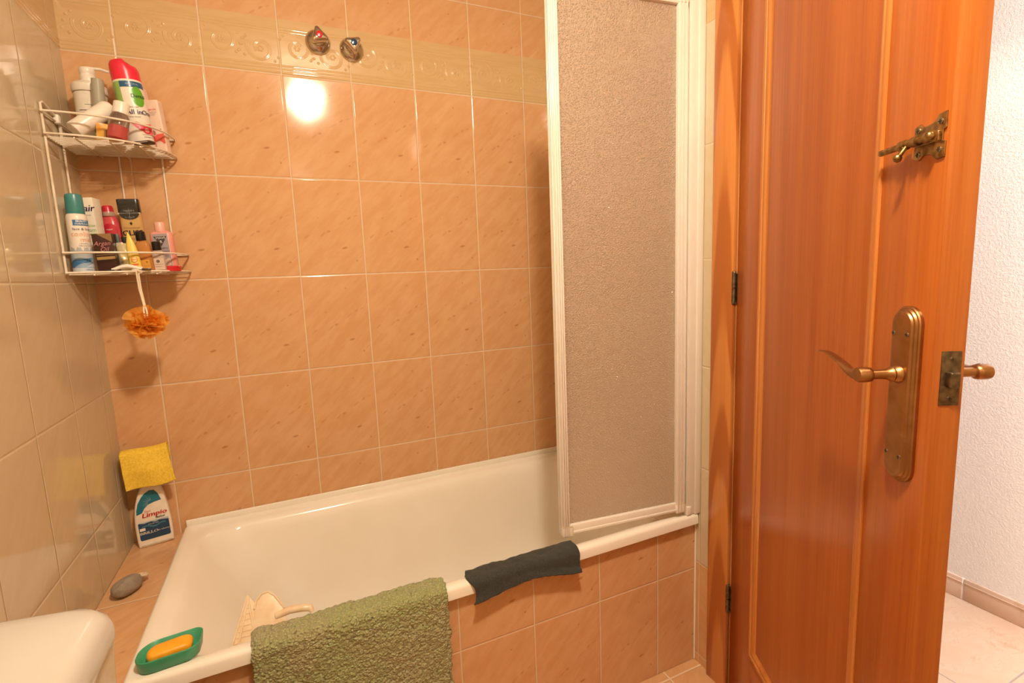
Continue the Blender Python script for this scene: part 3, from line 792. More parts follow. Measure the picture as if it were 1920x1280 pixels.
sachet()
def compact():
    t = thing('shaving_head', 'flat dark brown plastic piece lying under the can on the upper rack shelf', 'plastic piece', (.062, -.148, FU + .0005), (0, 0, R(-35)))
    B_().box((-.026, -.010, 0), (.026, .010, .008), .003, 3).obj('shell', plain('dark brown plastic', (.05, .022, .014), .2), t)
    B_().box((-.022, -.0108, .003), (.022, -.0098, .0048), .0003).obj('edge_strip', plain('grey strip', (.4, .36, .3), .3), t)
compact()

# --- lower shelf
def spray_can():
    t = thing('mist_can', 'white and blue face mist can with teal cap on the lower rack shelf', 'aerosol can', (-.0892, -.168, FL), (0, R(0), R(4)))
    r = .0205
    B_().lathe([(r - .003, 0), (r - .001, .0015), (r, .004), (r, .130), (r - .002, .138), (r - .005, .142)], 44).obj('can', white, t)
    teal = plain('teal plastic', (.055, .25, .25), .3)
    B_().lathe([(r - .0028, .140), (r - .0025, .141), (r - .0035, .180), (r - .005, .185), (r - .009, .187), (.0001, .1872)], 44).obj('cap', teal, t)
    f = cyl(r, 0); lb = B_()
    x0, x1 = -.031, .033
    n = 26; top = [.058 + .004 * math.sin(k * 1.1) + .003 * math.sin(k * 2.3) for k in range(n + 1)]
    for (lo, hi, mi) in ((.036, None, 0), (.012, .036, 1), (.002, .012, 2)):
        lb.grid(lambda u, v: f(x0 + (x1 - x0) * u, lo + ((top[round(u * n)] if hi is None else hi) - lo) * v), n, 1, mi)
    f2 = cyl(r, 0, .0009)
    poly(lb, f2, [(-.030, .020), (-.012, .031), (.006, .033), (.026, .036), (.02, .026), (.0, .022), (-.016, .012)], 3)
    poly(lb, f2, [(.010, .015), (.034, .026), (.034, .014)], 2)
    patch(lb, f2, -.004, .030, .112, .125, 8, 1, 3)
    lb.obj('label', [plain('grey blue print', (.42, .46, .50), .35), plain('sky blue print', (.30, .44, .60), .35), plain('pale blue print', (.60, .66, .72), .35), plain('royal blue print', (.05, .19, .42), .35)], t)
    b = B_(); f3 = cyl(r, 0, .0012)
    letter(b, 'BEAUTY', .0062, f3, .013, .1215, 0, bold=.0002); letter(b, 'FORMULAS', .0052, f3, .013, .1155, 0, bold=.0001)
    letter(b, 'face & body', .0085, f3, .014, .1035, 1); letter(b, 'cooling', .0150, f3, .011, .0915, 2); letter(b, 'mist', .0150, f3, .018, .0785, 2)
    letter(b, 'refreshing', .0042, f3, .012, .0695, 3); letter(b, 'with cucumber', .0042, f3, .014, .0645, 3); letter(b, '150ml', .006, f3, .014, .0075, 3)
    b.obj('lettering', [plain('white ink', (.85, .82, .78), .4), plain('slate ink', (.13, .14, .22), .4), plain('salmon ink', (.85, .42, .28), .4), plain('blue ink', (.12, .22, .42), .4)], t)
spray_can()
def hair_carton():
    t = thing('cream_carton', 'white hair removal cream carton standing behind the face mist can', 'carton', (-.083, -.098, FL), (0, R(-1.0), R(-11)))
    wc = plain('white card', (.84, .78, .66), .45)
    B_().box((-.0235, -.018, 0), (.0235, .018, .187), .001, 2).obj('box', wc, t)
    f = flat(-.018, .0006); b = B_()
    letter(b, 'Nair', .0225, f, .0055, .160, 0, shear=.22, bold=.0005); letter(b, 'HAIR REMOVER', .0042, f, .002, .1435, 1)
    letter(b, 'sensitive', .0095, f, .005, .118, 2); letter(b, 'cream', .0125, f, .007, .107, 2)
    for k in range(4): patch(b, f, -.012, .016 - .004 * (k % 2), .088 - .009 * k, .0886 - .009 * k, 1, 1, 3)
    b.obj('lettering', [plain('purple ink', (.07, .02, .14), .4), plain('grey ink, carton', (.3, .25, .25), .5), plain('green ink', (.30, .52, .16), .4), plain('soft green ink', (.45, .52, .30), .5)], t)
    lb = B_(); patch(lb, f, -.02, .0235, .0955, .0985); lb.obj('label', plain('green stripe', (.22, .50, .08), .4), t)
hair_carton()
def gliss(name, label, loc, rot, bodycol, capcol, tex, trans=0., h=.150, r=.025, cap='flat'):
    t = thing(name, label, 'bottle', loc, rot)
    bm_ = M_(tex, bodycol, .2, trans=trans, ior=1.3)
    bm_.noisy(18, tuple(c * .9 for c in bodycol), bodycol)
    if cap == 'flat':
        rows = []
        for z, sx in ((0, .92), (.003, .97), (.02, 1.0), (h * .7, 1.0), (h - .006, .97), (h, .94)): rows.append([(x * sx, y, z) for x, y in rrect(-r, r, -.014, .014, .011, 5)])
        B_().rings(rows).obj('body', bm_.m, t, smooth=50)
        cm = plain('black green cap', capcol, .22)
        B_().prism(rrect(-r * .98, r * .98, -.0145, .0145, .007, 5), .036, .002, M=Matrix.Translation((0, 0, h - .001))).obj('cap', cm, t)
        f = flat(-.0145, .0008); lb = B_()
        disc(lb, f, 0, h - .003, .021, .015, 0, 32)
        letter(lb, 'repairs', .0085, f, 0, h + .005, 1, bold=.0002); letter(lb, 'in depth', .0065, f, 0, h - .012, 1)
        patch(lb, f, -.024, .024, h - .0032, h - .0008, 1, 1, 1); patch(lb, f, -.0004, .0006, h - .017, h + .011, 1, 1, 1)
        patch(lb, f, -.016, .016, h + .020, h + .027, 1, 1, 0)
        lb.obj('label', [plain('black label', (.018, .017, .014), .3), plain('silver print', (.75, .72, .66), .3)], t)
        b = B_(); f = flat(-.014, .0009)
        letter(b, 'GLISS', .0185, f, 0, .103, 0, bold=.0006); letter(b, 'Schwarzkopf', .0068, f, 0, .1165, 1)
        disc(b, f, 0, .128, .0028, .0035, 0); poly(b, f, [(-.0028, .1275), (.0028, .1275), (0, .1225)], 0)
        patch(b, f, -.014, .014, .0895, .0902, 1, 1, 1); patch(b, f, -.012, .012, .0855, .0862, 1, 1, 1)
        b.obj('lettering', [plain('near black ink', (.04, .025, .02), .4), plain('brown ink', (.30, .15, .06), .4)], t)
    else:
        B_().lathe([(r - .003, 0), (r, .003), (r, h * .72), (r * .9, h * .85), (.013, h * .95), (.012, h * .97)], 36, sy=.7).obj('body', bm_.m, t)
        B_().lathe([(.0125, h * .96), (.0125, h + .012), (.010, h + .016), (.0001, h + .0165)], 28).obj('nozzle', plain('red pump', capcol, .3), t)
        B_().lathe([(.014, h * .93), (.0145, h * .96), (.0135, h)], 28).obj('neck_ring', M_('clear ring', (.8, .6, .5), .2, trans=.5).m, t)
        f = lambda x, y: V((x, -r * .7 * math.sqrt(max(0, 1 - (x / r) ** 2)) - .0008, y)); lb = B_()
        disc(lb, f, 0, .112, .017, .017, 0, 28)
        lb.obj('label', plain('crimson disc', (.55, .02, .04), .3), t)
        b = B_(); f2 = lambda x, y: f(x, y) + V((0, -.0006, 0))
        letter(b, 'repair', .006, f2, 0, .114, 1); letter(b, 'GLISS', .0165, f2, -.002, .072, 0, bold=.0005); disc(b, f2, 0, .096, .0022, .0030, 0)
        b.obj('lettering', [black, plain('white ink, red bottle', (.85, .8, .74), .4)], t)
gliss('conditioner_bottle', 'pinkish red pump bottle standing behind the white carton on the lower rack shelf', (-.046, -.050, FL), (0, R(-3), R(0)), (.62, .085, .10), (.6, .02, .04), 'pink red plastic', 0, .160, .024, 'pump')
gliss('shampoo_bottle', 'amber shampoo bottle with flat black cap at the back of the lower rack shelf', (.004, -.068, FL), (0, R(-2.5), R(3)), (.60, .37, .14), (.022, .022, .018), 'amber pearl plastic', 0., .156, .0245)
def argan():
    t = thing('argan_carton', 'small dark brown argan oil carton with gold band on the lower rack shelf', 'carton', (-.0395, -.160, FL), (0, R(-3), R(-6)))
    br = plain('dark brown card', (.055, .018, .014), .35)
    B_().box((-.0205, -.012, 0), (.0205, .012, .094), .001).obj('box', br, t)
    f = flat(-.012, .0006); lb = B_()
    patch(lb, f, -.018, .0200, .0315, .0385, 1, 1, 0); patch(lb, f, -.018, .0200, .0425, .0435, 1, 1, 0); poly(lb, f, [(-.010, .0935), (.0202, .0935), (.0202, .072)], 1)
    lb.obj('label', [plain('gold band', (.42, .27, .10), .3), plain('bronze corner', (.30, .17, .075), .3)], t)
    b = B_(); letter(b, 'Argan', .0145, flat(-.012, .0009), -.0005, .070, 0, shear=.35); letter(b, 'Oil', .0145, flat(-.012, .0009), .002, .056, 0, shear=.35)
    b.obj('lettering', plain('rose ink', (.62, .26, .26), .4), t)
argan()
def pouch_tube():
    t = thing('gold_tube', 'crumpled gold and silver tube with dark cap between the brown carton and yellow tube', 'tube', (-.0035, -.150, FL), (0, R(-4), R(8)))
    def fn(sg):
        def g(u, v):
            x = (u - .5) * .034; z = v * .074
            w = math.sin(pi * u) ** .6 * (.010 * (1 - abs(v - .45) * .9)) + .0006
            return (x, sg * (w + .003 * noise.noise(V((x * 90, z * 70, sg)))), z)
        return g
    B_().grid(fn(-1), 16, 22).grid(fn(1), 16, 22).obj('pouch', M_('gold foil', (.62, .50, .28), .28, .45).noisy(30, (.72, .60, .30), (.60, .54, .44)).m, t, smooth=60)
    B_().lathe([(.008, .072), (.0085, .074), (.008, .087), (.0001, .0875)], 24, M=Matrix.Translation((.006, 0, 0))).obj('cap', plain('dark green cap', (.02, .03, .028), .3), t)
    B_().lathe([(.004, .070), (.0045, .090), (.003, .096), (.0001, .0965)], 16, M=Matrix.Translation((-.009, .004, 0))).obj('nozzle', plain('grey green nozzle', (.10, .13, .12), .3), t)
pouch_tube()
def sun_tube():
    t = thing('sun_cream_tube', 'yellow tube with red round emblem tapering upward on the lower rack shelf', 'tube', (.0165, -.164, FL), (R(0), R(-6), R(4)))
    rows = []
    for z, w, d in ((.010, .0115, .0105), (.02, .012, .0100), (.045, .0115, .0075), (.066, .0095, .004), (.084, .005, .0018), (.097, .0012, .0008)):
        rows.append([(w * math.cos(a), d * math.sin(a), z) for a in [2 * pi * k / 24 for k in range(24)]])
    B_().rings(rows).obj('tube_body', plain('bright yellow plastic', (.82, .62, .12), .35), t, smooth=60)
    B_().lathe([(.0125, 0), (.0130, .001), (.0130, .010), (.0120, .0115), (.0001, .012)], 28).obj('cap', white, t)
    f = lambda x, y: V((x, -.0108 * math.sqrt(max(0, 1 - (x / .0125) ** 2)) - .0006 + max(0, y - .02) * .125, y)); b = B_()
    disc(b, f, .001, .030, .0068, None, 0); f2 = lambda x, y: f(x, y) + V((0, -.0004, 0)); disc(b, f2, .001, .030, .0056, None, 1)
    letter(b, 'Sun', .0068, lambda x, y: f(x, y) + V((0, -.0008, 0)), .001, .030, 0, bold=.0002)
    patch(b, f, -.0072, .0072, .0155, .0195, 4, 1, 0)
    b.obj('label', [plain('red emblem', (.72, .12, .03), .4), plain('pale yellow', (.85, .68, .25), .4)], t)
sun_tube()
def small_bottle(name, label, loc, rot, h, w, body, bodymat, capmat, ch, cr, lab=None):
    t = thing(name, label, 'bottle', loc, rot)
    rows = []
    for z, s_ in ((0, .9), (.002, .98), (.006, 1.), (h * .82, 1.), (h * .92, .8), (h, .5)): rows.append([(x * s_, y * s_, z) for x, y in rrect(-w, w, -.010, .010, .008, 5)])
    B_().rings(rows).obj('body', bodymat, t, smooth=50)
    B_().lathe([(cr * .95, h - .001), (cr, h), (cr, h + ch - .002), (cr - .0015, h + ch), (.0001, h + ch + .0002)], 28).obj('cap', capmat, t)
    if lab: lab(t)
    return t
capk = plain('black plastic cap', (.014, .013, .012), .25)
def lab_a(t):
    b = B_(); f = flat(-.010, .0008); patch(b, f, -.008, .010, .006, .030); b.obj('label', plain('orange label', (.70, .34, .05), .4), t)
    b = B_(); disc(b, flat(-.010, .0012), .004, .024, .0022); patch(b, flat(-.010, .0012), -.004, .008, .014, .0146); b.obj('print', plain('brown print, amber bottle', (.35, .13, .02), .5), t)
small_bottle('travel_bottle', 'little amber bottle with black cap right of the yellow tube', (.0335, -.140, FL), (0, R(-4), 0), .080, .0165, None, M_('amber plastic', (.72, .33, .10), .12, trans=.45, ior=1.3).m, capk, .022, .0105, lab_a)
def lab_b(t):
    b = B_(); f = flat(-.010, .0008); patch(b, f, -.011, .011, .004, .034); b.obj('label', plain('pale grey pink label', (.66, .50, .40), .4), t)
    b = B_(); f = flat(-.010, .0012); disc(b, f, -.002, .026, .004); 
    for k in range(2): patch(b, f, -.009, .009 - .004 * k, .018 - .006 * k, .0186 - .006 * k)
    b.obj('print', plain('dark print', (.12, .08, .07), .5), t)
small_bottle('travel_bottle', 'little clear bottle with black cap in front of the pink conditioner', (.0600, -.128, FL), (0, R(-3), R(5)), .056, .0140, None, M_('clear frosted plastic', (.80, .66, .55), .2, trans=.5, ior=1.3).m, capk, .021, .0100, lab_b)
def pink_bottle():
    t = thing('conditioner_bottle', 'pink bottle with silver label at the open end of the lower rack shelf', 'bottle', (.066, -.070, FL), (0, R(-3.5), R(-4)))
    pk = plain('salmon pink plastic', (.80, .33, .27), .25)
    rows = []
    for z, s_ in ((0, .93), (.003, 1.), (.098, 1.0), (.104, .92), (.108, .7)): rows.append([(x * s_, y * s_, z) for x, y in rrect(-.026, .026, -.014, .014, .010, 5)])
    B_().rings(rows).obj('body', pk, t, smooth=50)
    B_().lathe([(.0125, .106), (.013, .108), (.0122, .130), (.0110, .132), (.0001, .1322)], 28).obj('cap', plain('light pink cap', (.84, .45, .36), .3), t)
    f = flat(-.014, .0007); lb = B_()
    patch(lb, f, -.0175, .0165, .012, .101, 1, 1, 0); lb.add([f(.0165, .012), f(.0175, .012), f(.0175, .101), f(.0165, .101)], [(0, 1, 2, 3)], 2)
    f2 = flat(-.014, .0010); poly(lb, f2, [(-.016, .094), (.015, .094), (-.0005, .068)], 1)
    for cx, cy in ((-.008, .022), (.002, .027), (.009, .021), (.0, .017), (.010, .030)): disc(lb, f2, cx, cy, .0055, None, 3)
    lb.obj('label', [plain('grey lilac label', (.40, .34, .36), .35), plain('charcoal triangle', (.06, .045, .05), .35), plain('white edge', (.85, .78, .72), .35), plain('cream blossom', (.72, .58, .44), .35)], t)
    b = B_(); f3 = flat(-.014, .0014)
    letter(b, 'MAVI', .0085, f3, 0, .0895, 0, wide=1.1, bold=.0003); letter(b, 'R', .010, f3, 0, .0795, 0, bold=.0004)
    letter(b, 'Cherry', .0078, f3, .002, .063, 1); letter(b, 'Blossom', .0078, f3, .002, .0545, 1)
    for k in range(3): patch(b, f3, -.012, .012, .046 - .003 * k, .0464 - .003 * k, 1, 1, 1)
    b.obj('lettering', [plain('cream ink', (.84, .78, .72), .4), plain('plum ink', (.12, .07, .11), .4)], t)
pink_bottle()
def red_lid():
    t = thing('red_jar', 'flat red round tin lying in front of the pink bottle on the lower rack shelf', 'tin', (.077, -.106, FL))
    rd = plain('glossy red', (.58, .02, .025), .25)
    B_().lathe([(.0235, 0), (.0245, .001), (.0245, .008), (.024, .0085)], 40).obj('base', rd, t)
    B_().lathe([(.025, .0075), (.0253, .009), (.0251, .0125), (.0235, .014), (.0001, .0142)], 40).obj('lid', rd, t)
red_lid()
def razor():
    t = thing('razor', 'white handled razor lying along the front wire of the lower rack shelf', 'razor', (.008, -.178, FL + .003), (0, 0, R(8)))
    pts = [(-.040 + .062 * k / 16, .004 * math.sin(pi * k / 16), .0032 + .0075 * math.sin(pi * k / 16) ** 1.5) for k in range(17)]
    B_().tube([(x, y, z) for x, y, z in pts], [.0022 + .0032 * math.sin(pi * (k + 1) / 18) for k in range(17)], 12).obj('handle', white, t, smooth=60)
    B_().box((.020, -.006, .001), (.040, .012, .0045), .0015).obj('head', plain('black razor head', (.02, .02, .02), .3), t)
    B_().box((-.052, -.003, .0), (-.034, .006, .0035), .0012).obj('grip', plain('black rubber grip', (.025, .022, .02), .5), t)
razor()

# ------------------------------------------------------------------ scrunchy sponge on its cord
def sponge():
    t = thing('bath_puff', 'orange mesh bath puff hanging by a cream cord from the lower rack shelf', 'bath puff', (.021, -.181, 1.115))
    net = M_('orange mesh', (.90, .36, .035), .55)
    nt = net.nt; net.noisy(45, (.97, .62, .12), (.94, .42, .04))
    tr = nt.nodes.new('ShaderNodeBsdfTranslucent'); tr.inputs['Color'].default_value = (.95, .42, .05, 1)
    tp = nt.nodes.new('ShaderNodeBsdfTransparent'); tp.inputs['Color'].default_value = (1, .85, .6, 1)
    m1 = nt.nodes.new('ShaderNodeMixShader'); m1.inputs[0].default_value = .55
    m2 = nt.nodes.new('ShaderNodeMixShader'); m2.inputs[0].default_value = .22
    nt.links.new(net.b.outputs[0], m1.inputs[1]); nt.links.new(tr.outputs[0], m1.inputs[2])
    nt.links.new(m1.outputs[0], m2.inputs[1]); nt.links.new(tp.outputs[0], m2.inputs[2]); nt.links.new(m2.outputs[0], nt.nodes['Material Output'].inputs[0])
    b = B_(); rnd = random.Random(4)
    for k in range(13):
        ax = V((rnd.uniform(-1, 1), rnd.uniform(-1, 1), rnd.uniform(-.8, .8))).normalized()
        e1 = ax.orthogonal().normalized(); e2 = ax.cross(e1)
        ph, fq = rnd.uniform(0, 6), rnd.choice((4, 5, 6, 7)); off = rnd.uniform(-.012, .012)
        rad = rnd.uniform(.030, .047)
        def fn(u, v, ax=ax, e1=e1, e2=e2, ph=ph, fq=fq, off=off, rad=rad):
            a = 2 * pi * u; q = (.25 + .75 * v) * rad * (1 + .12 * math.sin(a * 3 + ph) * v)
            w = (.012 * math.sin(a * fq + ph) + .006 * math.sin(a * (fq + 4) - ph)) * v ** 1.2 + off
            p = (e1 * math.cos(a) + e2 * math.sin(a)) * q + ax * w
            return (p.x * 1.05, p.y * .95, p.z * .88)
        b.grid(fn, 72, 6)
    b.obj('ruffle', net.m, t, smooth=80, recalc=False)
    cd = B_()
    for s_ in (-1, 1):
        cd.tube([(.003 * s_ * .4 - .002, .0 + .004 * s_, .1285), (-.001 + .0016 * s_, .001 * s_, .085), (.004 + .0010 * s_, -.004, .045), (.006 + .003 * s_, -.012, .030), (.009 + .003 * s_, -.024, .012)], .0021, 8)
    cd.tube([(.0, -.0045, .1285), (.0, .0, .1325), (.0, .0045, .1285)], .002, 8)
    cd.obj('cord', plain('cream cord', (.80, .66, .48), .7), t)
sponge()

# ------------------------------------------------------------------ cleaner bottle and cloth
def cleaner():
    t = thing('spray_bottle', 'white bathroom cleaner spray bottle with blue label in the corner of the ledge', 'spray bottle', (-.055, -.026, .4665), (R(1), R(-1.5), R(10)))
    t.scale = (1.07, 1, 1.03)
    out = [(-.040, .004), (-.036, 0), (.036, 0), (.040, .004), (.0405, .05), (.038, .10), (.033, .14), (.026, .165), (.0225, .180), (.0215, .196), (-.0075, .196), (-.010, .183), (-.018, .165), (-.029, .140), (-.037, .105), (-.0405, .06)]
    # smooth the outline
    sm = []
    n = len(out)
    for i in range(n):
        p0, p1 = V((*out[i], 0)), V((*out[(i + 1) % n], 0)); sm += [(p0 * .75 + p1 * .25).to_2d(), (p0 * .25 + p1 * .75).to_2d()]
    Mx = Matrix.Translation((0, .022, 0)) @ Matrix.Rotation(pi / 2, 4, 'X')
    wp = plain('white bottle plastic', (.85, .76, .64), .3)
    B_().prism([(p.x, p.y) for p in sm], .044, .006, 4, M=Mx).obj('body', wp, t, smooth=20)
    h = B_().lathe([(.0165, .192), (.017, .194), (.017, .212), (.012, .216), (.0001, .2165)], 28, M=Matrix.Translation((.007, 0, 0)))
    h.box((-.022, -.012, .214), (.034, .012, .240), .005, 3)
    h.tube([(-.012, 0, .217), (-.017, 0, .206), (-.015, 0, .196)], [.005, .0045, .003], 10)
    h.obj('trigger_head', plain('white trigger', (.82, .72, .55), .35), t, smooth=50)
    f = flat(-.022, .0007); lb = B_()
    lb.add([f(*p) for p in [(-.0325, .098), (-.031, .112), (-.026, .130), (-.017, .146), (-.008, .156), (.003, .162), (.013, .160), (.020, .148), (.025, .128), (.010, .126), (-.004, .122), (-.014, .113), (-.020, .1015)]], [tuple(range(13))], 0)
    lb.add([f(*p) for p in rrect(-.033, .034, .022, .074, .004, 4)], [tuple(range(20))], 1)
    f2 = flat(-.022, .0010)
    for k in range(7):
        a = R(100 + 16 * k); c0 = (.004, .124)
        p = [(c0[0] + .009 * math.cos(a - .05), c0[1] + .009 * math.sin(a - .05)), (c0[0] + (.022 + .004 * (k % 2)) * math.cos(a), c0[1] + (.022 + .004 * (k % 2)) * math.sin(a)), (c0[0] + .009 * math.cos(a + .05), c0[1] + .009 * math.sin(a + .05))]
        poly(lb, f2, p, 2)
    poly(lb, f2, [(-.033, .074), (-.020, .070), (-.008, .0735), (.004, .0685), (.018, .0725), (.034, .068), (.034, .0745)], 2)
    lb.grid(lambda u, v: f2(-.026 + .053 * u, .058 + .004 * v + .003 * math.sin(u * 9)), 14, 1, 3)
    lb.obj('label', [plain('teal blue print', (.012, .17, .24), .35), plain('navy print', (.015, .055, .12), .35), plain('pale blue print, cleaner', (.48, .56, .58), .35), plain('mid blue print', (.05, .20, .30), .35)], t)
    b = B_(); f3 = flat(-.022, .0014)
    letter(b, 'Limpio', .0175, f3, .006, .0925, 0, shear=.15, wide=1.15, bold=.0006); letter(b, 'Don', .008, f3, -.008, .1035, 0, shear=.1)
    letter(b, 'Baños', .0085, f3, .017, .0805, 1, shear=.2, bold=.0003); letter(b, 'BRILLO', .0105, f3, -.012, .0425, 2, wide=1.2, bold=.0005)
    letter(b, 'sin esfuerzo', .0055, f3, .020, .0425, 2); letter(b, 'tres en uno', .005, f3, .0, .066, 2)
    patch(b, f3, -.031, -.019, .050, .058, 1, 1, 2)
    b.obj('lettering', [plain('red ink, cleaner', (.70, .04, .02), .4), plain('slate ink, cleaner', (.10, .09, .12), .4), plain('white ink, cleaner', (.80, .76, .70), .4)], t)
cleaner()
yel = M_('yellow dust cloth', (.86, .58, .06), .9); c_ = yel.coord()
yel.link('Base Color', yel.mix(yel.noise(yel.vec, 220, 3).ss(.35, .65), (.88, .62, .075), (.80, .50, .035))); yel.bump(yel.noise(yel.vec, 520, 3), .0012); yel = yel.m
def cloth_yellow():
    # folded over the trigger: hangs in front and behind
    def fn(u, v):
        x = (u - .5) * .108 ; s_ = v * .180 - .1175
        x *= 1 + .06 * (v < .6) * (0.6 - v) * 1.7
        top = .264; ww = .020
        if abs(s_) < ww: y = s_; z = top - (s_ / ww) ** 2 * .006
        else:
            k = abs(s_) - ww; y = math.copysign(ww + .012 * min(1, k / .05), s_); z = top - .006 - k
        y += .003 * math.sin(u * 7 + v * 4) * min(1, abs(s_) / .05)
        z += -.010 * (u - .5) * 0 + .003 * math.sin(u * 5 + 1)
        return (x, y if s_ < 0 else min(y, .033), z)
    b = B_().grid(fn, 40, 60)
    o = b.obj('dust_cloth', yel, smooth=80, solid=.003)
    o.location = (-.028, -.0405, .4950); o.rotation_euler = (R(2), R(-5), R(6))
    tag(o, 'bright yellow cloth folded over the top of the cleaner spray bottle', 'cloth')
cloth_yellow()

# ------------------------------------------------------------------ pumice stone
def pumice():
    t = thing('pumice_stone', 'grey oval pumice stone with a rope loop on the orange ledge', 'pumice stone', (-.064, -.292, .4865), (R(0), R(0), R(58)))
    m = M_('grey pumice', (.27, .22, .17), .85); c = m.coord()
    pits = m.voro(m.vec, 260).ss(.15, .5)
    m.link('Base Color', m.mix(m.noise(m.vec, 60, 4).ss(.3, .7), (.31, .26, .20), (.24, .19, .14))); m.bump(pits * .5 + m.noise(m.vec, 400, 3) * .5, .0012)
    bm = bmesh.new(); bmesh.ops.create_icosphere(bm, subdivisions=5, radius=1)
    for v in bm.verts:
        n = v.co.normalized(); q = 1 + .06 * noise.noise(n * 1.6) + .012 * noise.noise(n * 14)
        e = lambda a: math.copysign(abs(a) ** .86, a)
        v.co = V((e(n.x) * .036, e(n.y) * .0235, e(n.z) * .0195)) * q
    B_().bm(bm).obj('stone', m.m, t, smooth=80)
    rope = []
    for k in range(30):
        a = -2.3 + 4.6 * k / 29; rope.append((.040 + .015 * math.cos(a), .012 * math.sin(a) + .003, .003 - .006 * math.cos(a) - .004 * k / 29))
    b = B_()
    for ph in (0, pi):
        b.tube([(x + .0016 * math.cos(k * 1.3 + ph), y + .0016 * math.sin(k * 1.3 + ph), z + .0012 * math.sin(k * 1.3 + ph)) for k, (x, y, z) in enumerate(rope)], .0032, 8)
    b.obj('rope_loop', plain('cream rope', (.66, .53, .36), .85), t, smooth=80)
pumice()

# ------------------------------------------------------------------ soap dish and soap
def soap():
    t = thing('soap_dish', 'green plastic soap dish on the front corner of the bath rim', 'soap dish', (.084, -.625, ZR + .0005), (0, 0, R(5)))
    t.scale = (.88, .86, .95)
    gr = M_('sea green plastic', (.055, .32, .17), .35); gr.noisy(30, (.05, .30, .155), (.065, .345, .185)); gr = gr.m
    def leaf(s_, z):
        p = rrect(-.060 * s_[0], .060 * s_[0], -.038 * s_[1], .038 * s_[1], (.030, .012 + .012, .020, .034), 8)
        return [(x + .12 * y, y, z) for x, y in p]
    rows = [leaf((.90, .88), 0), leaf((.95, .94), .002), leaf((1.0, 1.0), .025), leaf((1.0, 1.0), .027), leaf((.985, .975), .028), leaf((.95, .93), .0265), leaf((.86, .80), .012), leaf((.78, .68), .0075), leaf((.4, .3), .0065)]
    B_().rings(rows).obj('dish', gr, t, smooth=60)
    rib = B_()
    for k in range(5): rib.box((-.036 + .017 * k, -.018, .006), (-.033 + .017 * k, .018, .009), .001)
    rib.obj('rib', gr, t)
    s = thing('soap_bar', 'orange bar of soap lying in the green dish', 'soap', (.084, -.6255, ZR + .0102), (0, 0, R(7)))
    s.scale = (.86, .84, .95)
    so = M_('orange soap', (.92, .40, .025), .35); so.noisy(40, (.94, .43, .03), (.88, .36, .018)); so.set('Subsurface Weight', .15); so.set('Subsurface Radius', (.01, .005, .002))
    rows = []
    for z, k in ((0, .80), (.002, .92), (.006, .99), (.010, 1.0), (.014, .985), (.0175, .93), (.0195, .82), (.0205, .6), (.021, .3)):
        rows.append([((x + .10 * y) * k, y * k, z + .0008 * math.sin(x * 90) * (z > .015)) for x, y in rrect(-.044, .044, -.0225, .0225, (.022, .012, .016, .021), 8)])
    B_().rings(rows).obj('bar', so.m, s, smooth=70)
soap()

# ------------------------------------------------------------------ bath mat over the rim
def over_rim(s_, off, yin=RY0 + .030, ytop=None, back=.0):
    """point on a sheet laid over the front rim: s_ = distance measured from the outer top edge, + hangs down outside, - goes inward"""
    top = ZR + off; r = .010 + off
    yo = RY0 - off
    arc = r * pi / 2
    if s_ > arc: return (yo, top - r - (s_ - arc))
    if s_ > 0:
        a = s_ / r; return (yo + r - r * math.sin(pi / 2 - (pi / 2 - a)) if False else yo + r * (1 - math.sin(a)), top - r * (1 - math.cos(a)))
    flat_w = .022 + off * .3
    if -s_ < flat_w: return (yo + r - s_, top)
    k = -s_ - flat_w; r2 = .016 + off
    if k < r2 * 1.3:
        a = k / r2; return (yo + r + flat_w + r2 * math.sin(a), top - r2 * (1 - math.cos(a)))
    a = 1.3; kk = k - r2 * 1.3
    return (yo + r + flat_w + r2 * math.sin(a) + kk * math.cos(a), top - r2 * (1 - math.cos(a)) - kk * math.sin(a))
def bath_mat():
    m = M_('sage green tufted cotton', (.40, .40, .19), .95); c = m.coord()
    big = m.noise(m.vec, 9, 3, .6); tuft = m.voro(m.vec, 190); fz = m.noise(m.vec, 420, 3, .7)
    col = m.mix(big.ss(.40, .62), (.50, .46, .24), (.42, .50, .20)); col = m.mix(tuft.ss(.1, .75) * .7 + fz * .2, col, (.27, .245, .11))
    m.link('Base Color', col); m.bump(tuft.ss(.0, .8, 1, 0) * .8 + fz * .4, .004); m.set('Sheen Weight', .15)
    X0, X1 = .227, .617
    def layer(x0, x1, o0, down, inn, seed, nu, nv):
        def f(u, v):
            s_ = -inn + (down + inn) * v
            x = x0 + (x1 - x0) * u
            e = min(u, 1 - u) * (x1 - x0)
            edge = 1 - max(0, 1 - e / .012) ** 2 * .75
            n1 = noise.noise(V((x * 14, s_ * 14, seed))) * .004; 
            n2 = (noise.noise(V((x * 95, s_ * 95, seed + 3))) + .6 * noise.noise(V((x * 190, s_ * 190, seed + 7)))) * .0034
            off = o0 * edge + n1 + n2 + .002
            y, z = over_rim(s_, max(.001, off))
            return (x + n2 * .8 + .004 * noise.noise(V((s_ * 30, seed, u * 2))), y, z)
        return f
    b = B_()
    b.grid(layer(X0 + .012, X1 + .010, .002, .34, .12, 3.1, 0, 0), 110, 130)
    b.grid(layer(X0, X1, .005, .335, .10, 1.7, 0, 0), 170, 200)
    o = b.obj('bath_mat', m.m, smooth=180, recalc=False)
    sd = o.modifiers.new('thick', 'SOLIDIFY'); sd.thickness = .005; sd.offset = -1
    tag(o, 'thick sage green tufted bath mat folded over the front bath rim', 'bath mat')
bath_mat()

